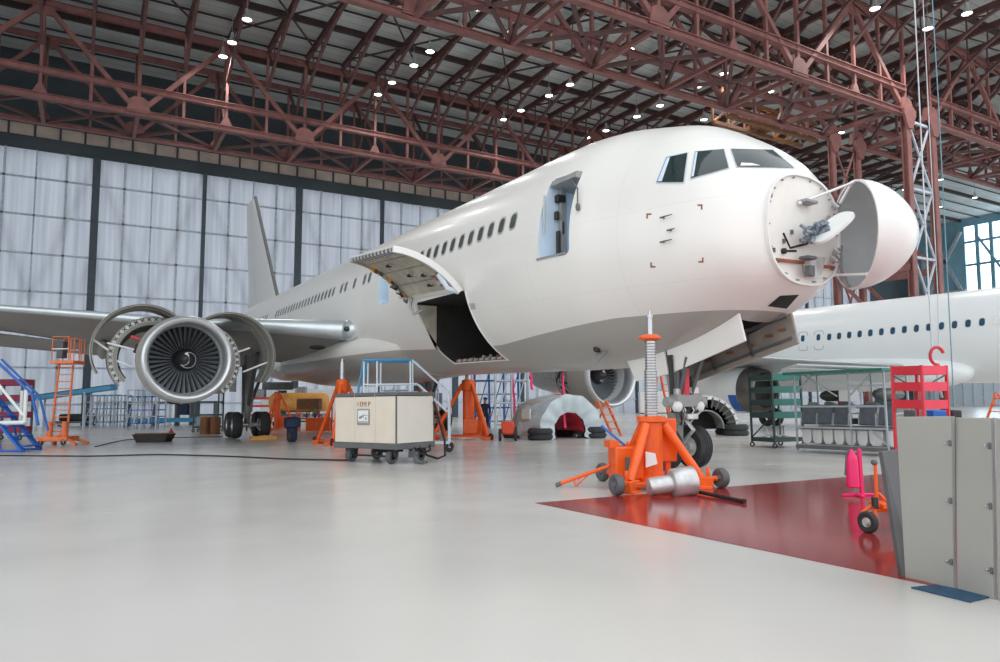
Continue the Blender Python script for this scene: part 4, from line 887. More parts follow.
W2 = [(34.2, 18.2, 2.75, 8.0, 0.10, 0.35), (32.4, 19.6, 2.85, 6.6, 0.10, 0.3), (29.8, 21.5, 3.05, 5.2, 0.09, 0.3), (26.3, 24.0, 3.35, 3.9, 0.09, 0.2), (23.0, 26.4, 3.6, 3.0, 0.09, 0.1)]
M['wing_pale'] = mat('wing_pale', (0.52, 0.56, 0.57), 0.4, 0, 0.06, 0.6)
b = MB(); b.loft([airfoil(*w_) for w_ in W2]); w2 = b.build('wing', 'wing_pale', a2)
for dx, dz, dy in ((0.0, -0.35, -0.6), (0.5, -0.62, -0.2)):
    b = MB(); b.prism([V(33.2-dx, 18.3+dy, 2.75+dz*0.6), V(28.5, 21.7+dy, 3.0+dz*0.6), V(28.5, 22.6+dy, 2.9+dz), V(33.2-dx, 19.6+dy, 2.6+dz)], (0, 0, 0.07)); b.build('slat', 'wing_pale', w2)
o2 = V(29.5, 23.6, 1.62)
b = MB(); b.lathe([(0.86, 0.5), (0.88, 0.1), (0.97, 0.0), (1.06, 0.12), (1.14, 0.6), (1.16, 1.0)], o2, (0, 1, 0), 40); e2 = b.build('engine_inlet', 'bronze', a2)
b = MB(); b.lathe([(1.17, 1.0), (1.2, 1.8), (1.15, 3.0), (1.0, 3.9), (0.8, 4.2)], o2, (0, 1, 0), 40); b.build('engine_cowl', 'plane_b', e2)
b = MB(); b.shell([(1.19, 1.0), (1.205, 1.5)], 0.01, o2, (0, 1, 0), 16, 205, 258); b.build('blue_cowl_mark', 'blue', e2)
b = MB(); b.lathe([(0.0, 0.3), (0.86, 0.5)], o2, (0, 1, 0), 40); b.build('fan', 'black', e2)
b = MB(); b.prism([o2+V(-0.15, 0.9, 1.1), o2+V(-0.15, 4.2, 0.8), o2+V(-0.15, 4.4, 1.7), o2+V(-0.15, 1.6, 1.5)], (0.3, 0, 0)); b.build('pylon', 'wing_pale', e2)
for px_, yy in ((35.6, 6.8), (33.0, 26.2), (38.2, 26.2)):
    b = MB(); z0 = fz(yy); b.tube([(px_, yy, 2.8), (px_, yy, z0+0.4)], 0.13, 12); g_ = b.build('landing_gear_strut', 'grey', a2)
    for s in (-1, 1):
        b = MB(); b.wheel((px_+s*0.35, yy, z0+0.5), (1, 0, 0), 0.5, 0.34, 24); b.build('tyre', 'rubber', g_)
b = MB(); b.loft([[V(X2+s*0.16*k, y, z) for (y, s) in ((y0, 0), (y0+1.2, 1), (y1, 0), (y0+1.2, -1))] for z, y0, y1, k in ((5.6, 39.0, 46.5, 1), (11.5, 44.5, 48, 0.6))]); b.build('tail_fin', 'plane_b', a2)
# ================================================================== hoist ropes and hook
hk = at(937, 356, y=9.6)
hr = thing('hoist', 'red lifting hook ring on long hoist ropes above the red rack', 'hoist', tuple(hk), tilt=False, world=True)
b = MB(); pts = [hk+RT*0.17*math.cos(R(a))+V(0, 0, 0.22*math.sin(R(a))) for a in range(20, 300, 14)]; b.tube(pts, [0.04]*(len(pts)-1)+[0.02], 10); b.build('hook_ring', 'red', hr)
b = MB(); b.tube([hk+V(0, 0, -0.22), hk+V(0, 0, -0.42)], 0.06, 10); b.build('hook_shank', 'orange', hr)
b = MB(); b.tube([hk+V(0, 0, -0.40), hk+V(0, 0, -0.75)], 0.035, 8); b.build('hook_weight', 'steel', hr)
b = MB(); b.tube([hk+RT*-0.12+V(0, 0, 0.2), hk+RT*-0.12+V(0, 0, 1.3), hk+RT*-0.1+V(0, 0, ZR-hk.z-0.3)], 0.016, 6); b.build('hoist_rope', 'rope', hr)
b = MB(); b.tube([hk+RT*0.05+V(0, 0, 0.24), hk+RT*0.10+V(0, 0, 1.5), hk+RT*0.13+V(0, 0, ZR-hk.z-0.3)], 0.012, 6); b.build('hoist_rope', 'rope', hr)
for i, (px, yb, lab) in enumerate(((929, 300, 'thin pale rope hanging left of the hook ring'), (954, 405, 'long blue-grey rope hanging right of the hook ring in front of the second airliner'))):
    p = at(px, yb, y=9.0); b = MB(); z_ = ZR-p.z-0.2
    b.tube([p, p+V(0.02, 0, z_*0.25), p+V(-0.03, 0, z_*0.38), p+V(0.06, 0, z_*0.5), p+V(0.03, 0, z_)], 0.014, 6)
    tag(b.build('rope', 'rope_dark' if i else 'rope', None), lab, 'rope')
# ================================================================== big orange tripod jack
JX, JY = 8.17, 8.88
j = thing('tripod_jack', 'big orange tripod jack with a tall silver screw standing before the nose wheels', 'jack', on_floor(JX, JY), world=True)
zj = fz(JY); jc = V(JX, JY, zj)
feet = [V(7.05, 8.45, fz(8.45)), V(9.04, 8.20, fz(8.2)), V(8.14, 10.15, fz(10.15))]
b = MB(); b.lathe([(0.0, 0.12), (0.24, 0.12), (0.24, 0.2), (0.185, 0.22), (0.185, 1.08), (0.245, 1.10), (0.245, 1.18), (0.13, 1.19), (0.13, 1.15)], jc, (0, 0, 1), 12); b.build('column', 'orange', j, ang=25)
b = MB(); b.tube([jc+V(0, 0, 1.1), jc+V(0, 0, 1.95)], 0.10, 20); b.build('ram', 'steel', j)
b = MB(); b.tube([jc+V(0, 0, 1.9), jc+V(0, 0, 2.46)], 0.084, 20); b.build('ram', 'steel', j)
b = MB()
for k in range(26): z_ = 1.22+k*0.047; r_ = 0.112 if z_ < 1.94 else 0.094; b.lathe([(r_-0.02, z_-0.014), (r_, z_-0.008), (r_, z_+0.008), (r_-0.02, z_+0.014)], jc, (0, 0, 1), 20)
b.build('screw_thread', 'grey', j)
b = MB(); b.lathe([(0.0, 2.44), (0.1, 2.44), (0.19, 2.48), (0.19, 2.51), (0.12, 2.55), (0.0, 2.55)], jc, (0, 0, 1), 24); b.build('collar', 'orange', j)
b = MB(); b.tube([jc+V(0, 0, 2.5), jc+V(0, 0, 2.86)], 0.045, 12); b.tube([jc+V(0, 0, 2.84), jc+V(0, 0, 2.88)], 0.06, 12); b.tube([jc+V(0, 0, 2.86), jc+V(0, 0, 2.96)], [0.035, 0.012], 12); b.build('jack_pin', 'steel', j)
for i, ft in enumerate(feet):
    d = (ft-jc); d.z = 0; L = d.length; d = d.normalized()
    b = MB(); b.tube([jc+d*0.20+V(0, 0, 1.05), jc+d*0.78+V(0, 0, 0.17+(ft.z-zj))], 0.075, 14); b.build('leg', 'orange', j)
    b = MB(); b.box(jc+d*0.80+V(0, 0, 0.12), (0.34, 0.22, 0.16), Matrix.Rotation(math.atan2(d.y, d.x), 3, 'Z')); b.box(jc+d*0.8+V(0, 0, 0.03), (0.3, 0.3, 0.05), Matrix.Rotation(math.atan2(d.y, d.x), 3, 'Z')); b.tube([jc+d*0.9+V(0, 0, 0.15), jc+d*0.9+V(0, 0, 0.36)], 0.03, 8); b.build('foot', 'orange', j, bevel=0.015)
    b = MB(); b.tube([jc+d*0.85+V(0, 0, 0.16), ft+V(0, 0, 0.16)], 0.045, 10); b.build('axle_arm', 'orange', j)
    sd = V(-d.y, d.x, 0); wax = (RT*0.92+FW*0.38); wax.z = 0; wax.normalize()
    b = MB(); b.wheel(ft+V(0, 0, 0.165), wax, 0.165, 0.13, 26); wl = b.build('wheel', 'rubber_grey', j)
    b = MB(); b.lathe([(0, -0.07), (0.03, -0.07), (0.05, -0.04), (0.08, -0.05), (0.08, 0.05), (0.05, 0.04), (0, 0.07)], ft+V(0, 0, 0.165), wax, 16); b.build('hub', 'dark_grey', wl)
for i in range(3):
    p, q_ = feet[i], feet[(i+1) % 3]; p2_, q2_ = p.lerp(q_, 0.1), q_.lerp(p, 0.1)
    b = MB(); b.beam(p2_*0.8+jc*0.2+V(0, 0, 0.12), q2_*0.8+jc*0.2+V(0, 0, 0.12), 0.07, 0.07); b.build('base_bar', 'orange', j, bevel=0.01)
b = MB(); b.box(jc+V(0, 0, 0.09), (0.8, 0.75, 0.06), Matrix.Rotation(-YAW, 3, 'Z')); b.build('base_plate', 'orange', j, bevel=0.01)
mr = Matrix.Rotation(-YAW+R(10), 3, 'Z'); tc_ = jc-RT*0.43+FW*0.02; tc_.z = zj+0.42
b = MB(); b.box(tc_, (0.50, 0.40, 0.54), mr); tk = b.build('oil_tank', 'orange', j, bevel=0.03)
b = MB(); b.box(tc_+RT*-0.24+V(0, 0, 0.30), (0.16, 0.3, 0.12), mr); b.ball(tc_+RT*0.05+V(0, 0, 0.3), 0.05, 8); b.ball(tc_+RT*-0.15+V(0, 0, 0.33), 0.04, 8); b.build('tank_cap', 'orange', tk, bevel=0.01)
b = MB(); b.box(tc_+RT*-0.02-FW*0.0+V(0, 0, -0.1)-Vector((FW.x, FW.y, 0))*0.24, (0.06, 0.06, 0.4), mr); b.build('pump_lever', 'dark_grey', tk)
pb_ = jc+RT*0.30+FW*0.18; b = MB(); b.box(V(pb_.x, pb_.y, zj+0.78), (0.27, 0.2, 0.72), mr); b.build('pump_box', 'orange', j, bevel=0.02)
b = MB(); b.box(V(pb_.x, pb_.y, zj+0.3), (0.08, 0.08, 0.5), mr); b.build('pump_leg', 'orange', j)
b = MB(); tg = jc-RT*0.16-V(FW.x, FW.y, 0)*0.27; b.prism([V(tg.x, tg.y, zj+0.62), V(tg.x, tg.y, zj+0.62)+RT*0.16+V(0, 0, -0.03), V(tg.x, tg.y, zj+0.42)+RT*0.19, V(tg.x, tg.y, zj+0.36)+RT*0.0], V(FW.x, FW.y, 0)*0.01); b.build('paper_tag', 'white', j, smooth=False)
th0 = V(tc_.x, tc_.y, zj+0.36)-RT*0.28; th1 = fl(556, 487)+V(0, 0, 0.03)
b = MB(); b.tube([th0, th1.lerp(th0, 0.08)], 0.032, 10); tb = b.build('tow_bar', 'orange', j)
b = MB(); b.tube([th1.lerp(th0, 0.1), th1], 0.038, 10); b.build('tow_eye', 'dark_grey', tb)
m0 = th1.lerp(th0, 0.45); b = MB(); b.tube([m0, m0+V(0, 0, -0.15)-RT*0.05, th1.lerp(th0, 0.62)+V(0, 0, -0.02)], 0.014, 6); b.tube([m0-RT*0.12+V(0, 0, -0.03), m0+V(0, 0, -0.16)-RT*0.06], 0.014, 6); b.build('kick_stand', 'orange', tb)
pa_, pb2 = fl(606, 440), V(tc_.x, tc_.y, zj+0.72)
b = MB(); b.tube([V(tc_.x, tc_.y, zj+0.70)-RT*0.02, V(tc_.x, tc_.y, zj+0.98)-RT*0.36+FW*0.3], 0.022, 8); b.build('pump_handle', 'blue', j)
# silver jack extension and black rod
c0, c1 = V(7.36, 8.10, fz(8.10)+0.14), V(8.06, 7.82, fz(7.82)+0.225)
jx = thing('jack_extension', 'silver metal cylinder with a narrower neck lying on the red floor by the orange jack', 'cylinder', tuple(fl(662, 494)), world=True)
d = (c1-c0).normalized(); ln = (c1-c0).length
b = MB(); b.lathe([(0, 0), (0.10, 0), (0.125, 0.012), (0.135, 0.05), (0.135, ln*0.52)], c0, d, 32); b.build('neck', 'alu', jx)
b = MB(); b.lathe([(0.12, ln*0.46), (0.20, ln*0.50), (0.22, ln*0.54), (0.22, ln*0.95), (0.21, ln*0.97), (0.0, ln*0.97)], c0, d, 36); b.build('barrel', 'alu', jx)
r0, r1 = fl(689, 493), fl(745, 504); b = MB(); b.tube([r0+V(0, 0, 0.05), r1+V(0, 0, 0.03)], 0.028, 10); b.tube([r1.lerp(r0, 0.03)+V(0, 0, 0.034), r1+V(0, 0, 0.034)], 0.033, 10); tag(b.build('pipe', 'black', None), 'long black rod lying on the red floor in front of the orange jack', 'rod')
# ================================================================== small tripod jacks
def tripod(x, y, lab, zt, zram, s=1.0, rz=0.0, top='orange'):
    t = thing('tripod_jack', lab, 'jack', on_floor(x, y), rz, 'tripod jacks under the airliner')
    b = MB(); b.lathe([(0, 0.08), (0.24*s, 0.08), (0.24*s, zt-0.5), (0.30*s, zt-0.42), (0.28*s, zt-0.05), (0.22*s, zt), (0, zt)], (0, 0, 0), (0, 0, 1), 16); b.build('column', 'orange', t, ang=25)
    b = MB(); b.tube([(0, 0, zt-0.1), (0, 0, zram-0.12)], 0.13*s, 16); b.tube([(0, 0, zram-0.14), (0, 0, zram)], 0.075*s, 12); b.build('ram', 'steel', t)
    for k in range(3):
        a = R(90+120*k); c, s_ = math.cos(a), math.sin(a); L = 1.45*s
        b = MB(); b.tube([(0.25*s*c, 0.25*s*s_, zt-0.2), (L*c, L*s_, 0.14)], 0.085*s, 12); b.build('leg', 'orange', t)
        b = MB(); b.box((L*c, L*s_, 0.07), (0.34, 0.34, 0.14)); b.build('foot', 'orange', t, bevel=0.02)
        a2_ = a+R(120); b = MB(); b.beam((L*c, L*s_, 0.12), (L*math.cos(a2_), L*math.sin(a2_), 0.12), 0.07, 0.07); b.build('base_bar', 'orange', t)
        b = MB(); b.wheel((L*1.12*c, L*1.12*s_, 0.14), (-s_, c, 0), 0.14, 0.08, 16); b.build('caster', 'rubber', t)
    b = MB(); b.box((0.45*s, -0.5*s, 0.55), (0.62*s, 0.5*s, 0.62)); b.build('oil_tank', 'orange', t, bevel=0.03)
    return t
p = fl(341, 441); tripod(8.35, 25.9, 'orange tripod jack with a bright ram under the wing root, behind the beige cart', 2.42, 3.2, 0.85, R(28))
tripod(13.75, 25.9, 'orange tripod jack right of the beige cart below the open cargo door', 2.45, 2.75, 1.0, R(-55))
pj = fy(277, 43); tripod(pj.x, pj.y, 'slimmer orange tripod jack with a dark head behind the main wheels', 2.3, 2.42, 0.75, R(10))
b = MB(); b.box((pj.x, pj.y, fz(pj.y)+2.66), (1.7, 0.9, 0.46)); tag(b.build('jack_pad', 'dark_grey', None, bevel=0.1), 'dark padded block resting on the slim orange jack behind the main wheels', 'pad')
# ================================================================== ground power cart
al = R(38); rt2 = V(RT.x, RT.y, 0); fw2 = V(FW.x, FW.y, 0).normalized()
ex = rt2*math.cos(al)-fw2*math.sin(al); ey = rt2*math.sin(al)+fw2*math.cos(al)
cor = at(396.5, 445, z=0.36); L1, L2 = 2.26, 1.28
cc = cor-ex*(L1/2)+ey*(L2/2); cart = thing('ground_power_cart', 'beige boxy service cart on small wheels with a dark lid and a gauge window', 'cart', on_floor(cc.x, cc.y), math.atan2(ex.y, ex.x))
zb_, zt_ = 0.50, 1.64
b = MB(); b.box((0, 0, (zb_+zt_)/2), (L1, L2, zt_-zb_)); b.build('body', 'beige_light', cart, bevel=0.012)
for k in range(3):
    wdt = (0.77, 0.75, 0.72)[k]; x0 = -L1/2+0.01+sum((0.77, 0.75, 0.72)[:k]); b = MB(); b.box((x0+wdt/2, -L2/2-0.006, (zb_+zt_)/2), (wdt-0.014, 0.016, zt_-zb_-0.02)); b.build('front_panel', 'beige', cart, bevel=0.004)
b = MB(); b.box((L1/2+0.006, 0, (zb_+zt_)/2-0.01), (0.016, L2-0.04, zt_-zb_-0.04)); b.build('side_panel', 'beige_light', cart, bevel=0.004)
b = MB(); b.box((L1/2-0.004, -L2/2-0.0, (zb_+zt_)/2), (0.03, 0.035, zt_-zb_)); b.box((L1/2+0.0, L2/2, (zb_+zt_)/2), (0.03, 0.03, zt_-zb_)); b.build('corner_trim', 'dark_grey', cart)
b = MB(); b.box((0, 0, zt_+0.055), (L1+0.05, L2+0.05, 0.09)); b.build('lid', 'dark_grey', cart, bevel=0.02)
b = MB()
for x in (-0.36, 0.39): b.box((x, -L2/2-0.02, zt_+0.05), (0.02, 0.03, 0.1))
b.build('lid_strap', 'grey', cart)
b = MB(); b.box((0, 0, zb_-0.07), (L1+0.06, L2+0.06, 0.14)); b.build('chassis', 'dark_grey', cart, bevel=0.01)
b = MB(); b.box((-0.02, -L2/2-0.025, 1.10+0.04), (0.46, 0.03, 0.40)); gf = b.build('gauge_frame', 'grey', cart, bevel=0.03)
b = MB(); b.box((-0.02, -L2/2-0.035, 1.15), (0.38, 0.025, 0.31)); b.build('gauge_pane', 'white', gf, bevel=0.02)
b = MB()
for x, z, w_, h_ in ((-0.13, 1.12, 0.03, 0.05), (-0.09, 1.13, 0.02, 0.07), (-0.05, 1.15, 0.03, 0.05), (0.0, 1.16, 0.02, 0.08), (0.09, 1.18, 0.12, 0.012), (0.1, 1.1, 0.04, 0.05)): b.box((x, -L2/2-0.05, z), (w_, 0.008, h_))
b.box((-0.02, -L2/2-0.05, 1.02), (0.34, 0.008, 0.016)); b.build('gauge_marks', 'dark_grey', gf, smooth=False)
def text(body, size, loc, rot, m_, parent, nm='lettering'):
    cu = bpy.data.curves.new(nm, 'FONT'); cu.body = body; cu.size = size; cu.extrude = 0.004; cu.align_x = 'CENTER'
    t = bpy.data.objects.new('tmp', cu); COL.objects.link(t); bpy.context.view_layer.update()
    me = bpy.data.meshes.new_from_object(t.evaluated_get(bpy.context.evaluated_depsgraph_get())); bpy.data.objects.remove(t); bpy.data.curves.remove(cu)
    o = bpy.data.objects.new(nm, me); me.name = nm; me.materials.clear(); me.materials.append(M[m_]); COL.objects.link(o); o.parent = parent; o.location = loc; o.rotation_euler = rot; return o
text('I EMI P', 0.17, (-0.02, -L2/2-0.016, 1.40), (math.pi/2, 0, 0), 'rust', cart)
for x, y in ((-0.75, -0.42), (0.78, -0.46), (0.85, 0.42), (-0.75, 0.45)):
    b = MB(); b.wheel((x, y, 0.175), (1, 0.12, 0), 0.175, 0.15, 24); wl = b.build('wheel', 'rubber_grey', cart); b = MB(); b.box((x+0.14, y, 0.32), (0.07, 0.12, 0.26)); b.build('wheel_fork', 'dark', wl)
b = MB(); b.box((0.1, 0.1, 0.34), (0.5, 0.5, 0.2)); b.build('battery_box', 'black', cart)
b = MB(); b.tube([(-0.75, -0.42, 0.175), (0.78, -0.46, 0.175)], 0.025, 8); b.build('axle_rod', 'dark', cart)
b = MB(); b.tube([(1.0, -0.05, 0.36), (1.2, -0.1, 0.2), (1.3, -0.12, 0.08), (1.4, -0.12, 0.04)], 0.05, 8); b.box((1.45, -0.12, 0.05), (0.3, 0.12, 0.06)); b.box((1.16, -0.1, 0.22), (0.2, 0.14, 0.14)); b.build('drawbar', 'dark_grey', cart)
b = MB(); b.tube([(L1/2, 0.1, 0.42), (L1/2+0.1, 0.3, 0.18), (L1/2+0.18, 0.6, 0.08), (L1/2+0.2, 0.85, 0.14), (L1/2+0.15, 0.9, 0.5), (L1/2+0.05, 0.6, 1.5)], 0.028, 8); b.build('hose', 'black', cart)
b = MB(); b.tube([(L1/2, -0.1, 0.42), (L1/2+0.1, 0.1, 0.22), (L1/2+0.12, 0.4, 0.3), (L1/2, 0.5, 0.44)], 0.024, 8); b.build('hose', 'black', cart)
def cable(pts, r, lab, m_='black'):
    ps = [fl(*p)+V(0, 0, r) for p in pts]; b = MB()
    fine = []
    for i in range(len(ps)-1):
        for k in range(4): fine.append(ps[i].lerp(ps[i+1], k/4))
    fine.append(ps[-1]); sm = [fine[0]]+[(fine[i-1]+fine[i]*2+fine[i+1])/4 for i in range(1, len(fine)-1)]+[fine[-1]]
    b.tube(sm, r, 6); return tag(b.build('cable', m_, None), lab, 'cable')
cable([(-10, 456), (90, 457), (160, 455), (230, 457), (290, 460), (352, 461)], 0.022, 'black cable running across the floor from the left edge to the beige cart')
cable([(95, 447), (125, 440), (170, 438), (222, 437)], 0.018, 'thin black cable on the floor beneath the near engine')
# rolling steps behind the cart
st = thing('boarding_steps', 'white tubular rolling steps with a blue top rail behind the beige cart', 'steps', tuple(fl(405, 452)), -YAW+R(2), tilt=True)
def S(nm, m_, *segs, r=0.032):
    b = MB()
    for sg in segs: b.tube(sg, r, 8)
    return b.build(nm, m_, st)
H_ = 2.78; 
for y in (-0.4, 0.4):
    S('rail', 'sky_blue', [(-1.25, y, H_), (0.25, y, H_)], r=0.04)
    S('hand_rail', 'white_blue', [(0.25, y, H_), (1.35, y, H_-1.0), (1.35, y, 0.2)])
    for x in (-1.2, -0.8, 0.2): S('post', 'white_blue', [(x, y, 0.25), (x, y, H_)], r=0.028)
    S('post', 'sky_blue', [(-1.62, y, 0.25), (-1.22, y, H_)])
    S('mid_rail', 'white_blue', [(-1.2, y, 2.05), (0.4, y, 2.05), (1.3, y, 1.2)], r=0.025); S('base_rail', 'white_blue', [(-1.62, y, 0.28), (1.38, y, 0.28)], r=0.04)
for k in range(7):
    b = MB(); b.box((1.2-k*0.22, 0, 0.35+k*0.2), (0.24, 0.8, 0.035)); b.build('tread', 'grey', st)
b = MB(); b.box((-0.65, 0, 1.62), (1.2, 0.8, 0.05)); b.build('platform', 'grey', st)
for x, y in ((1.35, -0.4), (1.35, 0.4), (-1.6, -0.4), (-1.6, 0.4)):
    b = MB(); b.wheel((x, y, 0.13), (0, 1, 0), 0.13, 0.06, 18); b.build('caster', 'rubber', st)
# ================================================================== left side
# blue and white steps at the left edge
q0 = fl(13, 452)
st = thing('boarding_steps', 'bright blue access steps with white handrails at the left edge', 'steps', tuple(q0), -YAW+R(4))
S('hand_rail', 'blue', [(-0.75, -0.4, 3.35), (0.75, -0.4, 1.95), (1.0, -0.4, 0.9)], r=0.05)
S('hand_rail', 'blue', [(-0.75, 0.3, 3.2), (0.6, 0.3, 1.9), (0.95, 0.3, 0.7)], r=0.04)
S('white_rail', 'white', [(-0.75, -0.4, 2.75), (0.55, -0.4, 1.2)], r=0.05); S('white_rail', 'white', [(-0.85, -0.4, 1.0), (0.55, -0.4, 1.0)], r=0.07); S('post', 'white', [(0.55, -0.4, 1.0), (0.55, -0.4, 2.1)], r=0.06); S('post', 'white', [(-0.75, -0.4, 0.9), (-0.75, -0.4, 3.35)], r=0.06); S('post', 'white', [(-0.1, 0.5, 1.0), (-0.1, 0.5, 2.1)], r=0.06)
for y in (-0.4, 0.6):
    b = MB(); b.beam((-1.4, y, 2.35), (0.55, y, 0.05), 0.07, 0.22, (0, 1, 0)); b.build('stringer', 'blue', st); S('leg', 'blue', [(-0.5, y, 1.3), (-0.15, y, 0.06), (0.6, y, 0.06)], r=0.045)
for k in range(6):
    b = MB(); b.box((0.46-k*0.3, 0.1, 0.2+k*0.34), (0.3, 0.95, 0.05)); b.build('tread', 'blue', st)
for y in (-0.3, 0.4):
    b = MB(); b.wheel((-0.9, y, 0.14), (0, 1, 0), 0.14, 0.07, 16); b.build('caster', 'rubber', st)
b = MB(); b.tube([(-0.9, -0.3, 0.15), (-0.9, 0.0, 1.9)], 0.05, 8); b.tube([(-0.9, 0.4, 0.15), (-0.9, 0.4, 1.9)], 0.05, 8); b.build('rear_leg', 'blue', st)
# magenta trolley behind them
q1 = fl(10, 440); t = thing('tool_trolley', 'dark magenta shelf trolley behind the blue steps', 'trolley', tuple(q1), -YAW)
for z in (0.5, 1.2, 2.0, 2.75):
    b = MB(); b.box((0, 0, z), (1.5, 0.9, 0.3)); b.build('shelf', 'magenta', t, bevel=0.02)
for x in (-0.72, 0.72):
    for y in (-0.4, 0.4):
        b = MB(); b.beam((x, y, 0.15), (x, y, 2.9), 0.08); b.build('post', 'dark_grey', t); b = MB(); b.wheel((x, y, 0.12), (0, 1, 0), 0.12, 0.07, 14); b.build('caster', 'rubber', t)
# orange mast platform
q2 = fl(60, 445); t = thing('access_platform', 'tall pale orange mast platform with ladder and railed basket under the wing', 'work platform', tuple(q2), -YAW); t.scale = (0.74, 0.8, 0.99)
fo = 'orange_faded'
def T(nm, m_, *segs, r=0.05, n=8):
    b = MB()
    for sg in segs: b.tube(sg, r, n)
    return b.build(nm, m_, t)
for x, xx in ((-0.55, -0.25), (0.35, 0.5)): T('mast', fo, [(x, 0, 0.2), (xx, 0, 3.35)], r=0.055)
for k in range(10): z = 0.55+k*0.29; T('rung', fo, [(-0.55+0.3*(z-0.2)/3.15, 0, z), (0.35+0.15*(z-0.2)/3.15, 0, z)], r=0.022)
b = MB(); b.box((0.2, 0, 3.36), (1.25, 1.0, 0.13)); b.build('basket_floor', fo, t, bevel=0.02)
for y in (-0.45, 0.45):
    T('basket_rail', fo, [(-0.4, y, 3.4), (-0.38, y, 4.4), (0.5, y, 4.4), (0.52, y, 3.4)], r=0.032); T('basket_rail', fo, [(0.62, y, 3.4), (0.62, y, 4.35), (0.8, y, 4.35), (0.8, y, 3.2)], r=0.03); T('basket_mid_rail', 'white', [(-0.4, y, 3.9), (0.5, y, 3.9)], r=0.025)
b = MB(); b.box((-0.22, 0.1, 3.9), (0.35, 0.4, 0.7)); b.build('control_box', 'dark_grey', t, bevel=0.03)
for x in (-0.55, 0.3):
    b = MB(); b.tube([(x, -0.1, 0.2), (x, -0.1, 0.95)], 0.15, 12); b.build('cylinder', fo, t)
b = MB(); b.box((-0.1, 0, 0.26), (1.6, 1.1, 0.2)); b.build('base', fo, t, bevel=0.04)
for e_ in ((-0.9, -0.5), (1.25, -0.7), (1.0, 0.7), (-0.8, 0.7)):
    T('outrigger', fo, [(0, 0, 0.42), (e_[0], e_[1], 0.08)], r=0.06); b = MB(); b.tube([(e_[0], e_[1], 0), (e_[0], e_[1], 0.1)], 0.12, 12); b.build('outrigger_pad', fo, t)
for x in (-0.7, 0.5):
    b = MB(); b.wheel((x, -0.5, 0.14), (0, 1, 0), 0.14, 0.1, 16); b.build('wheel', 'rubber', t)
# drip pan
q3 = fl(154, 442); t = thing('drip_pan', 'shallow black drip pan on the floor under the near engine', 'pan', tuple(q3), -YAW)
b = MB(); b.loft([[V(x*s, y*s, z) for x, y in ((-0.75, -0.4), (0.75, -0.4), (0.75, 0.4), (-0.75, 0.4))] for s, z in ((0.8, 0.0), (1.0, 0.34), (0.95, 0.34), (0.77, 0.04))]); b.build('tray', 'dark', t, smooth=False)
b = MB(); b.box((0, 0, 0.36), (1.66, 0.06, 0.05)); b.build('rim', 'brown', t)
q = fl(171, 437); b = MB(); b.lathe([(0, 0), (0.12, 0), (0.12, 0.28), (0.05, 0.34), (0.05, 0.42), (0, 0.42)], q, (0, 0, 1), 14); tag(b.build('bottle', 'red', None), 'small dark red bottle beside the black drip pan', 'bottle')
# background: docks, benches, racks in front of the doors
def dock(px, py, w_, d_, h_, lab, m1, m2, lv=4, cat='scaffold', bays=3):
    t = thing('scaffold_dock', lab, cat, tuple(fl(px, py)), -YAW)
    for i in range(bays+1):
        for y in (-d_/2, d_/2):
            b = MB(); x = -w_/2+w_*i/bays; b.tube([(x, y, 0.0), (x, y, h_)], 0.055, 6); b.build('post', m1, t)
    for k in range(lv):
        z = 0.4+(h_-0.4)*k/(lv-1)
        for y in (-d_/2, d_/2):
            b = MB(); b.tube([(-w_/2, y, z), (w_/2, y, z)], 0.045, 6); b.build('ledger', m1 if k % 2 else m2, t)
        if k in (1, lv-2):
            b = MB(); b.box((0, 0, z), (w_, d_, 0.06)); b.build('deck', m2, t)
    for i in range(bays):
        b = MB(); x0 = -w_/2+w_*i/bays; b.tube([(x0, -d_/2, 0.4), (x0+w_/bays, -d_/2, h_*0.9)], 0.035, 6); b.build('brace', m1, t)
    return t
dock(108, 427, 2.8, 1.6, 2.5, 'grey-green tube scaffold left of the engine by the hangar doors', 'girt', 'sky_blue', 5, bays=5)
dock(146, 429, 2.0, 1.4, 2.7, 'blue-grey tube scaffold directly below the near engine by the hangar doors', 'girt', 'blue', 6, bays=4)
dock(512, 433, 1.6, 1.4, 3.6, 'white tube scaffold frame under the belly right of the orange jack', 'white_blue', 'white_blue', 4, bays=2)
dock(497, 428, 2.6, 1.2, 3.6, 'blue tube scaffold behind the person in a blue cap', 'blue', 'girt', 5, bays=3)
dock(410, 428, 3.4, 1.6, 3.0, 'pale tube scaffold far behind the white rolling steps', 'white_blue', 'blue', 5, bays=4)
q = fy(40, 58); t = thing('conveyor', 'long dark blue conveyor boom behind the orange mast platform', 'conveyor', tuple(q), -YAW)
b = MB(); b.beam((-5.5, 0, 1.6), (5.0, 0, 2.9), 0.9, 0.28); b.build('belt_frame', 'sky_blue', t); b = MB(); b.beam((-5.5, 0, 1.78), (5.0, 0, 3.08), 0.7, 0.06); b.build('belt', 'dark', t)
for x, z in ((-3, 1.8), (0, 2.2), (3.2, 2.6)):
    b = MB(); b.tube([(x, -0.4, 0), (x, -0.4, z)], 0.07, 8); b.tube([(x, 0.4, 0), (x, 0.4, z)], 0.07, 8); b.build('support', 'girt', t)
b = MB(); b.tube([(5.0, 0, 2.9), (5.3, 0, 4.4)], 0.08, 8); b.build('mast', 'sky_blue', t)
q = fl(77, 426); t = thing('engine_dolly', 'low dark dolly on the floor beyond the orange mast platform', 'dolly', tuple(q), -YAW)
b = MB(); b.box((0, 0, 0.75), (2.6, 1.2, 0.6)); b.build('load', 'dark', t, bevel=0.15); b = MB(); b.box((0, 0, 0.35), (3, 1.3, 0.18)); b.build('frame', 'dark_grey', t)
for x in (-1.2, 1.2):
    for y in (-0.55, 0.55):
        b = MB(); b.wheel((x, y, 0.2), (0, 1, 0), 0.2, 0.12, 16); b.build('wheel', 'rubber', t)
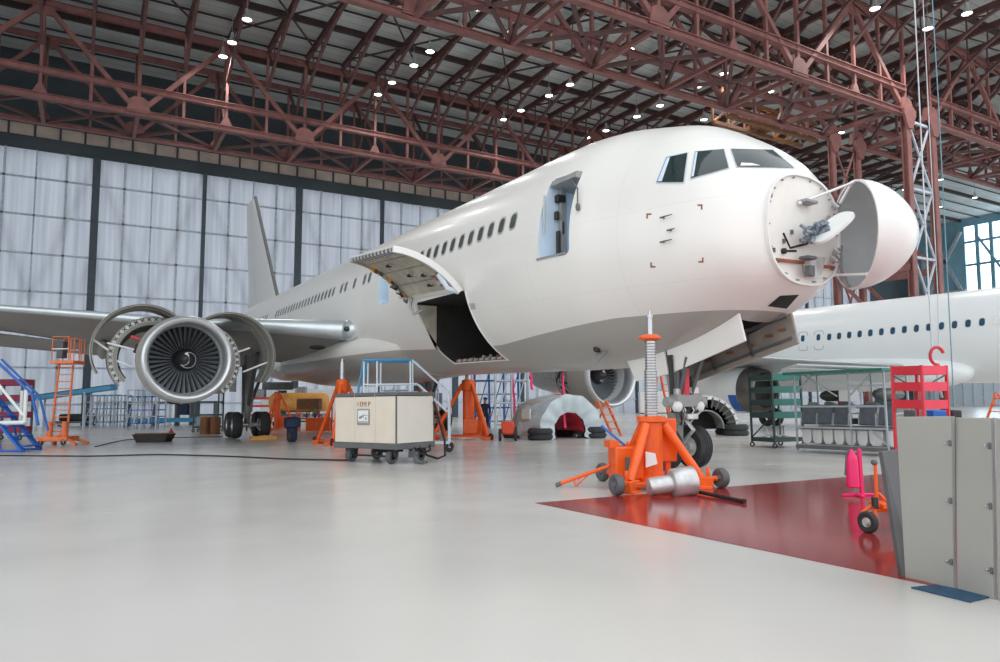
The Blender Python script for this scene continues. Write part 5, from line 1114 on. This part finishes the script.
q = fy(172, 64); t = thing('workbench', 'long low bench with a blue skirt against the hangar doors', 'bench', tuple(q), -YAW)
b = MB(); b.box((0, 0, 1.9), (7.5, 0.9, 0.14)); b.build('top', 'dark_grey', t); b = MB(); b.box((0, -0.2, 0.45), (7.5, 0.5, 0.35)); b.build('lower_shelf', 'sky_blue', t)
for x in (-3.6, -1.5, 0.4, 1.6, 3.6):
    b = MB(); b.box((x, 0, 0.95), (0.14, 0.7, 1.9)); b.build('leg', 'dark_grey', t)
b = MB(); b.box((0.9, 0, 2.2), (0.6, 0.4, 0.5)); b.box((1.0, 0, 1.3), (0.7, 0.5, 0.9)); tag(b.build('vise', 'navy', t))
q = fl(208, 432); t = thing('shelf_rack', 'dark open shelf rack between the near engine and the main wheels', 'rack', tuple(q), -YAW)
for z in (0.3, 1.0, 1.75, 2.3):
    b = MB(); b.box((0, 0, z), (1.5, 0.8, 0.1)); b.build('shelf', 'green_dark', t)
for x in (-0.72, 0.72):
    for y in (-0.36, 0.36):
        b = MB(); b.beam((x, y, 0.12), (x, y, 2.35), 0.07); b.build('post', 'green_dark', t); b = MB(); b.wheel((x, y, 0.1), (0, 1, 0), 0.1, 0.06, 14); b.build('caster', 'rubber', t)
b = MB(); b.box((-0.2, 0, 0.65), (0.8, 0.5, 0.55)); b.build('carton', 'grey', t)
for k, (px, lab) in enumerate(((205.5, 'left brown drum standing behind the main wheels'), (215, 'right brown drum standing behind the main wheels'))):
    q = fl(px, 434); b = MB(); b.lathe([(0, 0), (0.27, 0), (0.28, 0.3), (0.27, 0.32), (0.28, 0.6), (0.27, 0.9), (0.24, 0.92), (0, 0.92)], q, (0, 0, 1), 18); tag(b.build('drum', 'brown', None), lab, 'drum')
q = fl(263, 440); b = MB(); b.prism([q+V(-0.55, 0, 0), q+V(0.55, -0.2, 0), q+V(0.6, -0.2, 0.14), q+V(0.1, 0, 0.2), q+V(-0.5, 0, 0.14)], (0, 0.25, 0)); tag(b.build('wheel_chock', 'yellow', None, bevel=0.02), 'yellow wheel chock on the floor by the main wheels', 'chock')
# under the belly
q = fy(299, 50); t = thing('engine_stand', 'large ochre barrel lying on a stand behind the slim orange jack', 'barrel', tuple(q), -YAW)
b = MB(); b.lathe([(0, -2), (0.55, -2), (0.68, -1.8), (0.7, 0), (0.64, 1.8), (0.5, 2), (0, 2)], (0, 0, 1.7), (1, 0, 0), 24); b.build('barrel', 'yellow', t); b = MB(); b.box((0, 0, 0.8), (3.4, 1.2, 0.2)); b.box((-1.2, 0, 1.0), (0.2, 1.2, 0.4)); b.box((1.2, 0, 1.0), (0.2, 1.2, 0.4)); b.build('cradle', 'dark_grey', t)
for x in (-1.5, 1.5):
    for y in (-0.5, 0.5):
        b = MB(); b.wheel((x, y, 0.2), (0, 1, 0), 0.2, 0.12, 14); b.build('wheel', 'rubber', t); b = MB(); b.beam((x, y, 0.2), (x, y, 0.8), 0.1); b.build('leg', 'dark_grey', t)
q = fl(309, 432); t = thing('tool_bench', 'orange-brown box bench with bottles on its shelf behind the orange jack', 'bench', tuple(q), -YAW)
b = MB(); b.box((0, 0, 1.55), (1.25, 0.7, 0.6)); b.build('box', 'brown', t, bevel=0.02); b = MB(); b.box((0.3, 0, 0.75), (1.9, 0.7, 0.08)); b.build('shelf', 'orange', t)
for x in (-0.6, 1.2):
    b = MB(); b.beam((x, -0.3, 0), (x, -0.3, 1.4), 0.07); b.beam((x, 0.3, 0), (x, 0.3, 1.4), 0.07); b.build('leg', 'orange', t)
b = MB(); b.box((0.5, 0.1, 0.4), (1.3, 0.6, 0.7)); b.build('bin', 'orange', t, bevel=0.03)
for k in range(7):
    b = MB(); x = -0.4+k*0.24; b.lathe([(0, 0), (0.07, 0), (0.07, 0.18), (0.03, 0.24), (0, 0.25)], (x, 0, 0.79), (0, 0, 1), 10); b.build('bottle', ['white', 'green', 'white', 'navy', 'pink', 'white', 'navy'][k], t)
q = fl(292, 442); t = thing('fuel_hose_reel', 'dark blue upright hose pump behind the beige cart, left of the orange jack', 'pump', tuple(q), -YAW)
b = MB(); b.loft([[V(r*math.cos(a), r*math.sin(a), z) for a in [2*math.pi*k/14 for k in range(14)]] for z, r in ((0.0, 0.12), (0.1, 0.2), (0.55, 0.22), (0.6, 0.33), (0.95, 0.34), (1.0, 0.2))]); b.build('body', 'navy', t); b = MB(); b.wheel((0, -0.2, 0.22), (1, 0, 0), 0.2, 0.16, 18); b.build('wheel', 'rubber', t)
q = fy(258, 57); t = thing('equipment_rack', 'long red shelf rack stacked with parts behind the main wheels', 'rack', tuple(q), -YAW)
for z in (0.8, 1.5, 2.1):
    b = MB(); b.box((1.5, 0, z), (5, 0.8, 0.18)); b.build('shelf', 'red', t)
for x in (-0.9, 1.5, 3.9):
    b = MB(); b.beam((x, -0.35, 0), (x, -0.35, 2.4), 0.1); b.beam((x, 0.35, 0), (x, 0.35, 2.4), 0.1); b.build('post', 'dark_grey', t)
for k in range(6):
    b = MB(); b.box((-0.6+k*0.8, 0, 2.45), (0.62, 0.6, 0.5+0.25*(k % 3))); b.build('carton', ['white', 'grey', 'white_blue', 'dark'][k % 4], t, bevel=0.02)
q = fl(318, 424)
for k, (px, w_, h_, m_, lab) in enumerate(((278, 3.0, 2.6, 'white', 'white cabinet far behind the slim orange jack'), (318, 3.4, 2.9, 'white', 'white cabinet far behind, left of the bright jack ram'), (430, 2.4, 2.5, 'dark_grey', 'dark cabinet far behind the orange ladder'), (575, 4.5, 2.4, 'red', 'dark red crate stack far behind the wrapped cowl'), (660, 5.0, 2.6, 'white', 'white crate stack far behind the orange jack column'))):
    q = fy(px, 65); t = thing('cabinet', lab, 'cabinet', tuple(q), -YAW)
    b = MB(); b.box((0, 0, h_/2+0.1), (w_, 1.0, h_)); b.build('body', m_, t, bevel=0.03)
    for s in (-1, 1):
        b = MB(); b.box((s*w_/4, -0.52, h_/2+0.1), (w_/2-0.1, 0.04, h_-0.2)); dr = b.build('door', m_, t, bevel=0.01); b = MB(); b.box((s*0.12, -0.56, h_/2), (0.05, 0.05, 0.3)); b.build('handle', 'steel', dr)
    b = MB(); b.box((0, 0, 0.05), (w_*0.96, 0.9, 0.1)); b.build('plinth', 'dark', t)
# orange ladder behind the cart, red trolley, worker
def ladder(px, py, lab, h_, w_, lean, m_='orange', rz=0.0, cat='ladder'):
    t = thing('step_ladder', lab, cat, tuple(fl(px, py)), -YAW+rz)
    for s in (-1, 1):
        b = MB(); b.beam((s*w_/2, 0, 0), (s*w_/2-lean*0.0, lean, h_), 0.07, 0.1); b.build('rail', m_, t); b = MB(); b.beam((s*w_/2, lean*2.0, 0), (s*w_/2, lean, h_), 0.06, 0.06); b.build('rear_leg', m_, t)
    n = int(h_/0.3)
    for k in range(1, n): b = MB(); b.box((0, lean*k/n, h_*k/n), (w_, 0.16, 0.04)); b.build('tread', m_, t)
    return t
ladder(441, 436, 'orange step ladder right of the beige cart beneath the fuselage', 2.1, 0.8, 0.9, rz=R(60))
ladder(617, 436, 'small orange step ladder behind the big orange jack, left of its tank', 1.5, 0.7, 0.7, 'orange_faded', R(50))
ladder(680, 432, 'orange step ladder behind the nose gear, right of the jack screw', 3.2, 0.9, 0.9, 'orange', R(20))
ladder(993, 425, 'orange access ladder behind the grey panels at the right edge', 1.7, 1.0, -0.9, 'orange', R(100))
q = fl(508, 441); t = thing('hydraulic_trolley', 'small red hydraulic trolley left of the plastic-wrapped cowl', 'trolley', tuple(q), -YAW)
b = MB(); b.box((0, 0, 0.5), (0.5, 0.5, 0.5)); b.build('tank', 'red_orange', t, bevel=0.06); b = MB(); b.tube([(0.25, 0, 0.6), (0.4, 0, 1.2)], 0.03, 8); b.build('handle', 'dark_grey', t)
for s in (-1, 1):
    b = MB(); b.wheel((s*0.3, -0.1, 0.24), (1, 0, 0), 0.24, 0.12, 18); b.build('wheel', 'rubber', t)
def person(loc, rz):
    t = thing('person', 'person in dark blue overalls and a blue cap standing behind the orange jack', 'person', loc, rz, tilt=False)
    J = {'pel': (0, 0, 0.95, .15, .11), 'che': (0, 0.02, 1.28, .17, .12), 'nec': (0, 0.0, 1.47, .06, .06), 'hea': (0, -.03, 1.55, .075, .085), 'top': (0, -.02, 1.68, .085, .095)}
    ed = [('pel', 'che'), ('che', 'nec'), ('nec', 'hea'), ('hea', 'top')]
    for s, k in ((-1, 'l'), (1, 'r')):
        J['sh'+k] = (s*.2, 0.02, 1.40, .07, .07); J['el'+k] = (s*.27, 0.02, 1.12, .05, .05); J['wr'+k] = (s*.22, -.16, .95, .035, .035); J['ha'+k] = (s*.2, -.22, .9, .04, .03)
        J['hi'+k] = (s*.10, 0, .9, .10, .10); J['kn'+k] = (s*.12, -.02, .5, .07, .07); J['an'+k] = (s*.13, 0.02, .09, .05, .05); J['to'+k] = (s*.14, -.16, .05, .05, .045)
        ed += [('che', 'sh'+k), ('sh'+k, 'el'+k), ('el'+k, 'wr'+k), ('wr'+k, 'ha'+k), ('pel', 'hi'+k), ('hi'+k, 'kn'+k), ('kn'+k, 'an'+k), ('an'+k, 'to'+k)]
    nmz = list(J); me = bpy.data.meshes.new('body'); me.from_pydata([J[n][:3] for n in nmz], [(nmz.index(a), nmz.index(c)) for a, c in ed], []); o = bpy.data.objects.new('body', me); COL.objects.link(o)
    o.modifiers.new('skin', 'SKIN'); sv = me.skin_vertices[0].data
    for i, n in enumerate(nmz): sv[i].radius = J[n][3:]; sv[i].use_root = (n == 'pel')
    ss = o.modifiers.new('sub', 'SUBSURF'); ss.levels = 2; ss.render_levels = 2
    bpy.context.view_layer.update(); m2 = bpy.data.meshes.new_from_object(o.evaluated_get(bpy.context.evaluated_depsgraph_get())); o.modifiers.clear(); o.data = m2; m2.name = 'body'
    for nm_ in ('navy', 'skin', 'black'): m2.materials.append(M[nm_])
    for p_ in m2.polygons: z = p_.center.z; p_.material_index = 1 if (z > 1.47 or (abs(p_.center.y+.2) < .08 and .84 < z < .97)) else (2 if z < 0.1 else 0)
    m2.shade_smooth(); o.parent = t
    b = MB(); b.ball((0, -.02, 1.70), 0.115, 14, (1, 1.1, 0.62)); b.box((0, -.14, 1.68), (0.16, 0.12, 0.02)); b.build('cap', 'blue', t)
    b = MB(); b.box((0, -.12, 1.585), (0.03, 0.05, 0.05)); b.build('nose', 'skin', t, bevel=0.01)
    for s in (-1, 1):
        b = MB(); b.ball((s*.035, -.108, 1.625), 0.014, 8); b.build('eye', 'black', t)
        for k in range(5):
            b = MB(); x = s*.2+(k-2)*.018; b.tube([(x, -.24, .90), (x, -.285, .865), (x, -.285, .83)] if k != (0 if s > 0 else 4) else [(x, -.22, .91), (x-s*.02, -.25, .88), (x-s*.02, -.26, .86)], 0.009, 6); b.build('finger', 'skin', t)
    return t
person(tuple(fl(485, 433)), -YAW+R(20))
# ================================================================== wrapped cowl on the floor
def arch_cowl(px, py, lab, r, ln, az, wrapped):
    t = thing('engine_cowl', lab, 'engine cowl', tuple(fl(px, py)), az)
    b = MB(); b.shell([(r, 0), (r*1.06, ln*0.5), (r*0.98, ln)], 0.06, (0, 0, 0.35), (0, 1, 0), 26, -100, 100); b.build('outer_shell', 'cowl', t, ang=50)
    b = MB(); b.shell([(r*0.55, 0.05), (r*0.6, ln)], 0.05, (0, 0, 0.35), (0, 1, 0), 20, -95, 95); b.build('inner_shell', 'grey' if not wrapped else 'red', t, ang=50)
    b = MB(); b.shell([(r, -0.01), (r, 0.06)], r*0.12, (0, 0, 0.35), (0, 1, 0), 26, -98, 98); b.build('end_frame', 'alu' if not wrapped else 'grey', t, ang=50)
    if not wrapped:
        for k in range(15):
            a = R(-90+180*k/14); b = MB(); d = V(math.sin(a), 0, math.cos(a)); b.beam(d*(r*0.97)+V(0, -0.03, 0.35), d*(r*0.62)+V(0, -0.03, 0.35), 0.04, 0.06, (0, 1, 0)); b.build('rib', 'dark_grey', t, smooth=False)
        b = MB(); b.shell([(r*0.9, -0.05), (r*0.9, -0.02)], r*0.22, (0, 0, 0.35), (0, 1, 0), 20, 10, 90); b.build('dark_lining', 'dark', t)
    if not wrapped:
        b = MB(); b.prism([V((r*0.98)*math.sin(R(a)), ln-0.1, 0.35+(r*0.98)*math.cos(R(a))) for a in range(-95, 96, 10)], (0, 0.04, 0)); b.build('dark_backdrop', 'dark', t, smooth=False)  # added dark backdrop, so the inside of the open arch reads as shaded
    for s in (-1, 1):
        for y in (0.1, ln-0.2):
            b = MB(); b.lathe([(0, 0), (0.44, 0), (0.50, 0.07), (0.50, 0.17), (0.45, 0.21), (0.45, 0.23), (0.50, 0.27), (0.50, 0.38), (0.42, 0.46), (0, 0.46)], (s*r*0.92, y, 0), (0, 0, 1), 20); b.build('support_pad', 'rubber', t)
    if wrapped:
        rn = random.Random(4); M['film'] = mat('film', (0.56, 0.64, 0.68), 0.2, 0, 0.12, 2, bump=0.12); ring = []
        for i in range(9):
            y = -0.22+i*ln*0.75/8; row = []
            for k in range(41):
                a = R(-112+224*k/40); rr = r*1.05*(1+0.02*math.sin(k*1.1+i*0.4)+0.008*rn.uniform(-1, 1)); row.append(V(rr*math.sin(a), y, 0.35+rr*math.cos(a)))
            ring.append(row)
        b = MB(); b.loft(ring, False, False)
        inn_ = [V(v.x*0.5, -0.1+0.02*math.sin(i_*2), 0.35+(v.z-0.35)*0.5) for i_, v in enumerate(ring[0])]; mid = [V(v.x*0.78, -0.26+0.05*math.sin(i_*1.3), 0.35+(v.z-0.35)*0.78) for i_, v in enumerate(ring[0])]
        b.loft([ring[0], mid, inn_], False, False); b.build('plastic_wrap', 'film', t, ang=80)
        b = MB(); b.box((-r*1.06, 0.9, 1.0), (0.06, 0.7, 0.4)); b.build('label_plate', 'white', t)
    return t
arch_cowl(569, 439, 'plastic-wrapped half engine cowl standing like an arch on dark pads', 1.34, 2.6, R(-6), True)
arch_cowl(708, 436, 'open metal half engine cowl standing like an arch behind the nose wheels', 1.3, 1.4, R(-30), False)
# ================================================================== right side racks
q = fl(778, 447); t = thing('rack_trolley', 'tall dark green trolley with four green shelf boards beside the nose gear doors', 'trolley', tuple(q), -YAW+R(22))
GW, GD, GH = 1.12, 0.95, 2.25
for x in (-GW/2, GW/2):
    for y in (-GD/2, GD/2):
        b = MB(); b.beam((x, y, 0.16), (x, y, GH), 0.05); b.build('post', 'green_dark', t, smooth=False); b = MB(); b.wheel((x, y, 0.08), (0.6, 0.8, 0), 0.08, 0.05, 16); b.build('caster', 'rubber', t)
for z in (0.98, 1.36, 1.74, 2.12):
    b = MB(); b.box((0, -GD/2, z), (GW+0.04, 0.03, 0.20)); b.build('shelf_board', 'green', t, smooth=False)
    for x in (-GW/2, GW/2):
        b = MB(); b.box((x, 0, z), (0.03, GD, 0.17)); b.build('side_board', 'green_dark', t, smooth=False)
    b = MB(); b.box((0, 0, z-0.08), (GW, GD, 0.02)); b.build('shelf', 'dark_grey', t, smooth=False)
b = MB(); b.box((0, 0, 0.24), (GW, GD, 0.12)); b.build('base', 'green_dark', t, smooth=False)
b = MB(); b.beam((-GW/2, -GD/2, 1.0), (-GW/2, GD/2, 0.3), 0.03); b.build('brace', 'green_dark', t)
for k in range(4):
    b = MB(); b.lathe([(0, 0), (0.09, 0), (0.09, 0.05), (0.03, 0.07), (0.03, 0.3), (0.05, 0.34), (0, 0.34)], (-0.35+k*0.22, 0.05, 0.3), (0, 0, 1), 12); b.build('spindle', 'steel', t)
# grey tube rack with seats and white trays
pa, pb = fl(798, 452), fl(889, 457); mid = (pa+pb)/2; ang_ = math.atan2(pb.y-pa.y, pb.x-pa.x); RL = (pb-pa).length
rk = thing('tube_rack', 'long grey tube rack holding airliner seats and white trays in front of the second airliner', 'rack', tuple(mid), ang_)
RD = 1.1
M['tube'] = mat('tube', (0.38, 0.42, 0.46), 0.45, 0.2, 0.1)
for x in (-RL/2, 0.32, RL/2):
    for y in (0, RD):
        b = MB(); b.beam((x, y, 0.05), (x, y, 2.12), 0.042); b.build('post', 'tube', rk, smooth=False)
for z in (0.2, 0.68, 1.24, 1.76):
    for y in (0, RD):
        if z == 1.76 and y == RD: continue
        b = MB(); b.beam((-RL/2 if z < 1.7 else 0.32, y, z), (RL/2, y, z), 0.05); b.build('cross_tube', 'tube', rk, smooth=False)
for z in (0.19, 0.67): b = MB(); b.box((0, RD/2, z-0.02), (RL, RD, 0.03)); b.build('shelf', 'dark_grey', rk, smooth=False)
b = MB(); b.box((-0.1, RD/2, 2.15), (RL+0.3, RD+0.3, 0.07)); b.build('top_shelf', 'green', rk, smooth=False)
b = MB(); b.beam((-RL/2, 0, 0.16), (RL/2, 0, 0.16), 0.16, 0.1); b.build('base_rail', 'dark_grey', rk, smooth=False)
for p_, q_ in (((-RL/2, 1.6), (-0.7, 2.08)), ((-0.9, 2.08), (0.0, 1.5)), ((0.32, 1.5), (0.95, 2.08)), ((0.8, 0.68), (RL/2, 0.26))):
    b = MB(); b.beam((p_[0], 0, p_[1]), (q_[0], 0, q_[1]), 0.035); b.build('brace', 'tube', rk, smooth=False)
def rkw(x, y, z): return Matrix.Translation(mid) @ Euler((TILT, 0, ang_), 'ZYX').to_matrix().to_4x4() @ V(x, y, z)
def seat(x, rzz, lab, lean):
    t = thing('airliner_seat', lab, 'seat', tuple(rkw(x, 0.5, 0.70)), ang_+rzz, 'seats on the tube rack')
    b = MB(); b.loft([[V(sx*0.21, y, z) for sx, y, z in ((-1, -0.22+dy, z0), (1, -0.22+dy, z0), (1, -0.1+dy, z0), (-1, -0.1+dy, z0))] for z0, dy in ((0.05, 0), (0.3, lean*0.4), (0.58, lean))]); b.build('backrest', 'seat', t, bevel=0.04)
    b = MB(); b.box((0, 0.16, 0.14), (0.40, 0.5, 0.16)); b.build('seat_cushion', 'seat', t, bevel=0.05)
    for s in (-1, 1):
        b = MB(); b.tube([(s*0.215, -0.2, 0.02), (s*0.215, -0.25+lean, 0.34), (s*0.215, 0.25, 0.36)], 0.02, 8); b.build('armrest', 'tube', t)
    b = MB(); b.tube([(-0.2, 0.3, 0.5), (-0.1, 0.1, 0.62), (0.1, 0.1, 0.62), (0.2, 0.3, 0.5)], 0.04, 8); b.build('headrest_bar', 'grey', t)
    return t
labs = ['leftmost dark grey airliner seat on the tube rack', 'second dark grey airliner seat from the left on the tube rack', 'third dark grey airliner seat from the left on the tube rack', 'fourth dark grey airliner seat from the left, beside the blue seat', 'dark grey airliner seat at the right end of the tube rack']
for x, l in zip((-1.25, -0.66, -0.07, 0.76, 1.36), labs): seat(x*RL/3.0-0.06, 0.12*math.sin(x*9), l, 0.12+0.06*math.sin(x*5))
b = MB(); p = rkw(0.28, 0.84, 0.93); b.box(p, (0.2, 0.3, 0.4)); tag(b.build('storage_bin', 'navy', None, bevel=0.05), 'dark blue bin among the seats on the tube rack', 'bin')
for k in range(8):
    w_ = 0.285 if k < 6 else 0.36; x = -RL/2+0.17+k*0.312 if k < 6 else -RL/2+2.08+(k-6)*0.46; p = rkw(x, 0.42, 0.232)
    t = thing('meal_tray_box', 'white plastic tray box on the bottom shelf of the tube rack, %s from the left' % ORD[k], 'box', tuple(p), ang_, 'white tray boxes on the tube rack')
    b = MB(); b.loft([[V(sx*w_/2*s, sy*0.25, z) for sx, sy in ((-1, -1), (1, -1), (1, 1), (-1, 1))] for z, s in ((0.0, 0.55), (0.1, 0.9), (0.37, 1.0))]); b.build('box', 'white', t, bevel=0.015)
    b = MB(); b.box((0, 0, 0.378), (w_, 0.52, 0.03)); b.build('rim', 'white', t, bevel=0.01)
q = rkw(0.0, 0.5, 1.52); b = MB(); b.box(q, (0.36, 0.3, 0.3)); tag(b.build('carton', 'white', None, bevel=0.01), 'white carton on top of the seats on the tube rack', 'carton')
b = MB(); rp_ = rkw(-0.5, 0.6, 1.52); b.ball(rp_, 0.28, 12, (1.5, 1, 0.6)); tag(b.build('bag', 'dark', None), 'dark bag lying on the seats left of the white carton', 'bag')
b = MB(); rp_ = rkw(1.0, 0.62, 1.54); b.ball(rp_, 0.32, 12, (1.7, 1, 0.55)); tag(b.build('bag', 'dark_grey', None), 'dark cover heaped on the seats right of the white carton', 'cover')
# red rack: two board faces meeting at the near corner
def adep(px, py, d): return EYEP+pray(px, py)*d
KC = adep(922.5, 388.5, 8.2)
vb = V(KC.x, KC.y, 0).normalized(); vl = V(-vb.y, vb.x, 0)
eL = (vl*0.80+vb*0.60).normalized(); eR = (-vl*0.60+vb*0.80).normalized()
t = thing('red_rack', 'bright red shelf rack with three board levels behind the grey panels', 'rack', on_floor(KC.x, KC.y), tilt=False)
kk = 8.2/700; zk = lambda py: 1.7-(py-388.5)*kk-fz(KC.y)
LL, LR = 0.385, 0.42
for z0, z1 in ((365.5, 374.5), (382, 391), (400, 409)):
    za, z2 = zk(z1), zk(z0); c_ = (za+z2)/2; h_ = z2-za
    b = MB(); b.beam(V(0, 0, c_), eL*LL+V(0, 0, c_), 0.025, h_); b.build('side_board', 'red', t, smooth=False)
    b = MB(); b.beam(V(0, 0, c_), eR*LR+V(0, 0, c_), 0.025, h_); b.build('front_board', 'red_lit', t, smooth=False)  # lit face of the rack: its red painted lighter and pinker
    b = MB(); b.prism([V(0, 0, za), eL*LL+V(0, 0, za), eL*LL+eR*LR+V(0, 0, za), eR*LR+V(0, 0, za)], (0, 0, 0.02)); b.build('shelf', 'red', t, smooth=False)
for p in (V(0, 0, 0), eL*LL, eR*LR, eL*LL+eR*LR):
    b = MB(); b.beam(p, p+V(0, 0, zk(365)), 0.03); b.build('post', 'red', t, smooth=False)
b = MB(); b.beam(eL*LL+V(0, 0, zk(375)), V(0, 0, zk(392)), 0.015); b.build('brace', 'dark_grey', t)
b = MB(); b.beam(eR*LR+V(0, 0, zk(374)), V(0, 0, zk(388)), 0.015); b.build('brace', 'dark_grey', t)
for px, w_, m_, lab in ((935, 16, 'blue', 'blue plastic bin behind the grey panels under the red rack'), (915, 12, 'dark_grey', 'dark bin behind the grey panels under the red rack'), (951, 9, 'dark', 'black case behind the grey panels, right of the blue bin')):
    p = at(px, 410, y=6.6); b = MB(); kk = ((p-EYEP).dot(FW))/700; b.box((p.x, p.y, (fz(p.y)+p.z)/2), (w_*kk, 0.35, p.z-fz(p.y)), Matrix.Rotation(-YAW, 3, 'Z')); tag(b.build('storage_bin', m_, None, bevel=0.02), lab, 'bin')
# foreground grey panels
def panel(b0, b1, t0, t1, lab):
    d0, d1 = (b0-EYEP).dot(FW), (b1-EYEP).dot(FW); q0_, q1_ = adep(*t0, d0+0.05), adep(*t1, d1+0.05)
    t = thing('grey_panel', lab, 'panel', tuple((b0+b1)/2), tilt=False); o_ = (b0+b1)/2; L_ = lambda p: p-o_
    n_ = (b1-b0).cross(q0_-b0).normalized(); ry_ = pray(*t1); q1_ = EYEP+ry_*((b0-EYEP).dot(n_)/ry_.dot(n_))
    if n_.dot(FW) < 0: n_ = -n_
    b = MB(); b.prism([L_(b0), L_(b1), L_(q1_), L_(q0_)], n_*0.03); b.build('board', 'grey_panel', t, smooth=False, bevel=0.008)
    g_ = (b1-b0).normalized()*0.006; b = MB(); b.prism([L_(b1)+g_*0.2, L_(b1)+g_, L_(q1_)+g_, L_(q1_)+g_*0.2], n_*0.03); b.build('edge_strip', 'grey', t, smooth=False)
    ux = (b1-b0).normalized()
    for f in (0.155, 0.51, 0.845):
        c = L_(b1.lerp(q1_, f))-ux*0.012-n_*0.004; mr_ = Matrix.Rotation(math.atan2(ux.y, ux.x), 3, 'Z')
        b = MB(); b.box(c, (0.02, 0.012, 0.045), mr_); lt_ = b.build('latch', 'dark_grey', t, bevel=0.003)
        b = MB(); b.tube([c-ux*0.035, c-ux*0.005-n_*0.004], 0.008, 8); b.ball(c-ux*0.032, 0.012, 8); b.build('latch_knob', 'steel', lt_)
    return t
P0, P1, P2, P3 = fl(905, 578), fl(953.5, 589), fl(994, 599.5), fl(1042, 612)
panel(P0, P1, (895.5, 417), (951.5, 416.5), 'leftmost of the tall grey panels standing in the right foreground')
panel(P1+(P2-P1)*0.09, P2, (954.5, 417.5), (991, 418), 'middle one of the tall grey panels standing in the right foreground')
panel(P2+(P3-P2)*0.08, P3, (994.5, 418), (1042, 419), 'rightmost grey panel cut off by the edge of the picture')
b = MB(); a_ = P0+V(0.03, 0.04, 0); b.prism([V(a_.x, a_.y, fz(a_.y)), V(a_.x, a_.y, fz(a_.y))+RT*0.10, at(905, 450, y=a_.y+0.1), at(882, 452, y=a_.y+0.1)], (0.03, 0.05, 0)); tag(b.build('board', 'dark_grey', None, smooth=False), 'dark grey board leaning behind the leftmost grey panel', 'board')
b = MB(); m0, m1, m2, m3 = fl(911, 588.5), fl(936, 586.0), fl(994, 597), fl(970, 603)
b.prism([p+V(0, 0, 0.012) for p in (m0, m1, m2, m3)], (0, 0, -0.01)); tag(b.build('floor_mat', 'mat_blue', None, smooth=False), 'dark blue rubber mat on the floor in front of the grey panels', 'mat')
# orange trolley peeking out behind the panels
q = fl(878, 533); t = thing('hand_trolley', 'orange hand trolley with one black wheel behind the leftmost grey panel', 'trolley', tuple(q), -YAW)
b = MB(); b.wheel((-0.1, 0, 0.115), (0.9, 0.45, 0), 0.115, 0.07, 28); wl = b.build('wheel', 'rubber', t); b = MB(); b.lathe([(0, -0.045), (0.03, -0.045), (0.04, -0.02), (0.07, -0.03), (0.07, 0.03), (0, 0.045)], (-0.1, 0, 0.115), (0.9, 0.45, 0), 18); b.build('hub', 'alu', wl)
T('fork', 'orange', [(-0.02, 0, 0.10), (-0.01, 0.02, 0.26), (0.12, 0.05, 0.30)], r=0.022); T('fork', 'orange', [(-0.12, 0.08, 0.2), (-0.01, 0.06, 0.28)], r=0.02); T('handle', 'orange', [(0.02, 0.02, 0.25), (0.03, 0.02, 0.72)], r=0.018); T('frame', 'orange', [(0.0, 0.02, 0.24), (0.35, 0.1, 0.22)], r=0.022); T('brace', 'orange', [(0.03, 0.02, 0.42), (0.2, 0.1, 0.28)], r=0.018)
b = MB(); b.ball((0.02, 0.02, 0.74), 0.035, 10); b.build('handle_knob', 'dark_grey', t); b = MB(); b.box((0.0, 0.02, 0.31), (0.05, 0.05, 0.12)); b.build('fork_bolt', 'dark', t)
b = MB(); b.box((0.25, 0.1, 0.28), (0.4, 0.3, 0.04)); b.build('deck', 'orange', t)
# pink stand
q = fl(858, 496); t = thing('fire_extinguisher_stand', 'bright pink-red upright stand with a cross foot on the red floor', 'stand', tuple(q), -YAW)
b = MB(); b.box((0, 0, 0.02), (0.46, 0.05, 0.035)); b.box((-0.02, 0, 0.02), (0.05, 0.4, 0.035)); b.build('cross_foot', 'pink', t, bevel=0.01)
b = MB(); b.box((0.06, 0, 0.35), (0.05, 0.05, 0.68)); b.build('post', 'pink', t, bevel=0.008)
b = MB(); b.loft([[V(-0.06+r*math.cos(a), 0.0+r*math.sin(a), z) for a in [2*math.pi*k/20 for k in range(20)]] for z, r in ((0.12, 0.07), (0.14, 0.09), (0.52, 0.085), (0.60, 0.06), (0.65, 0.03), (0.68, 0.025))]); ex_ = b.build('extinguisher', 'pink', t); b = MB(); b.tube([(-0.06, 0, 0.68), (-0.13, 0, 0.62), (-0.17, 0, 0.3)], 0.014, 8); b.build('hose', 'dark_grey', ex_)
# ================================================================== light
wd = bpy.data.worlds.new('world'); scn.world = wd; wd.use_nodes = True
bg = wd.node_tree.nodes['Background']; bg.inputs[0].default_value = (0.93, 0.97, 1.0, 1); bg.inputs[1].default_value = WORLD
scn.view_settings.view_transform = 'Standard'; scn.view_settings.look = 'None'; scn.view_settings.exposure = EXPO; scn.view_settings.gamma = 1; scn.view_settings.use_curve_mapping = False
scn.cycles.use_denoising = True; scn.cycles.max_bounces = 8; scn.cycles.diffuse_bounces = 5; scn.cycles.glossy_bounces = 3; scn.cycles.sample_clamp_indirect = 6
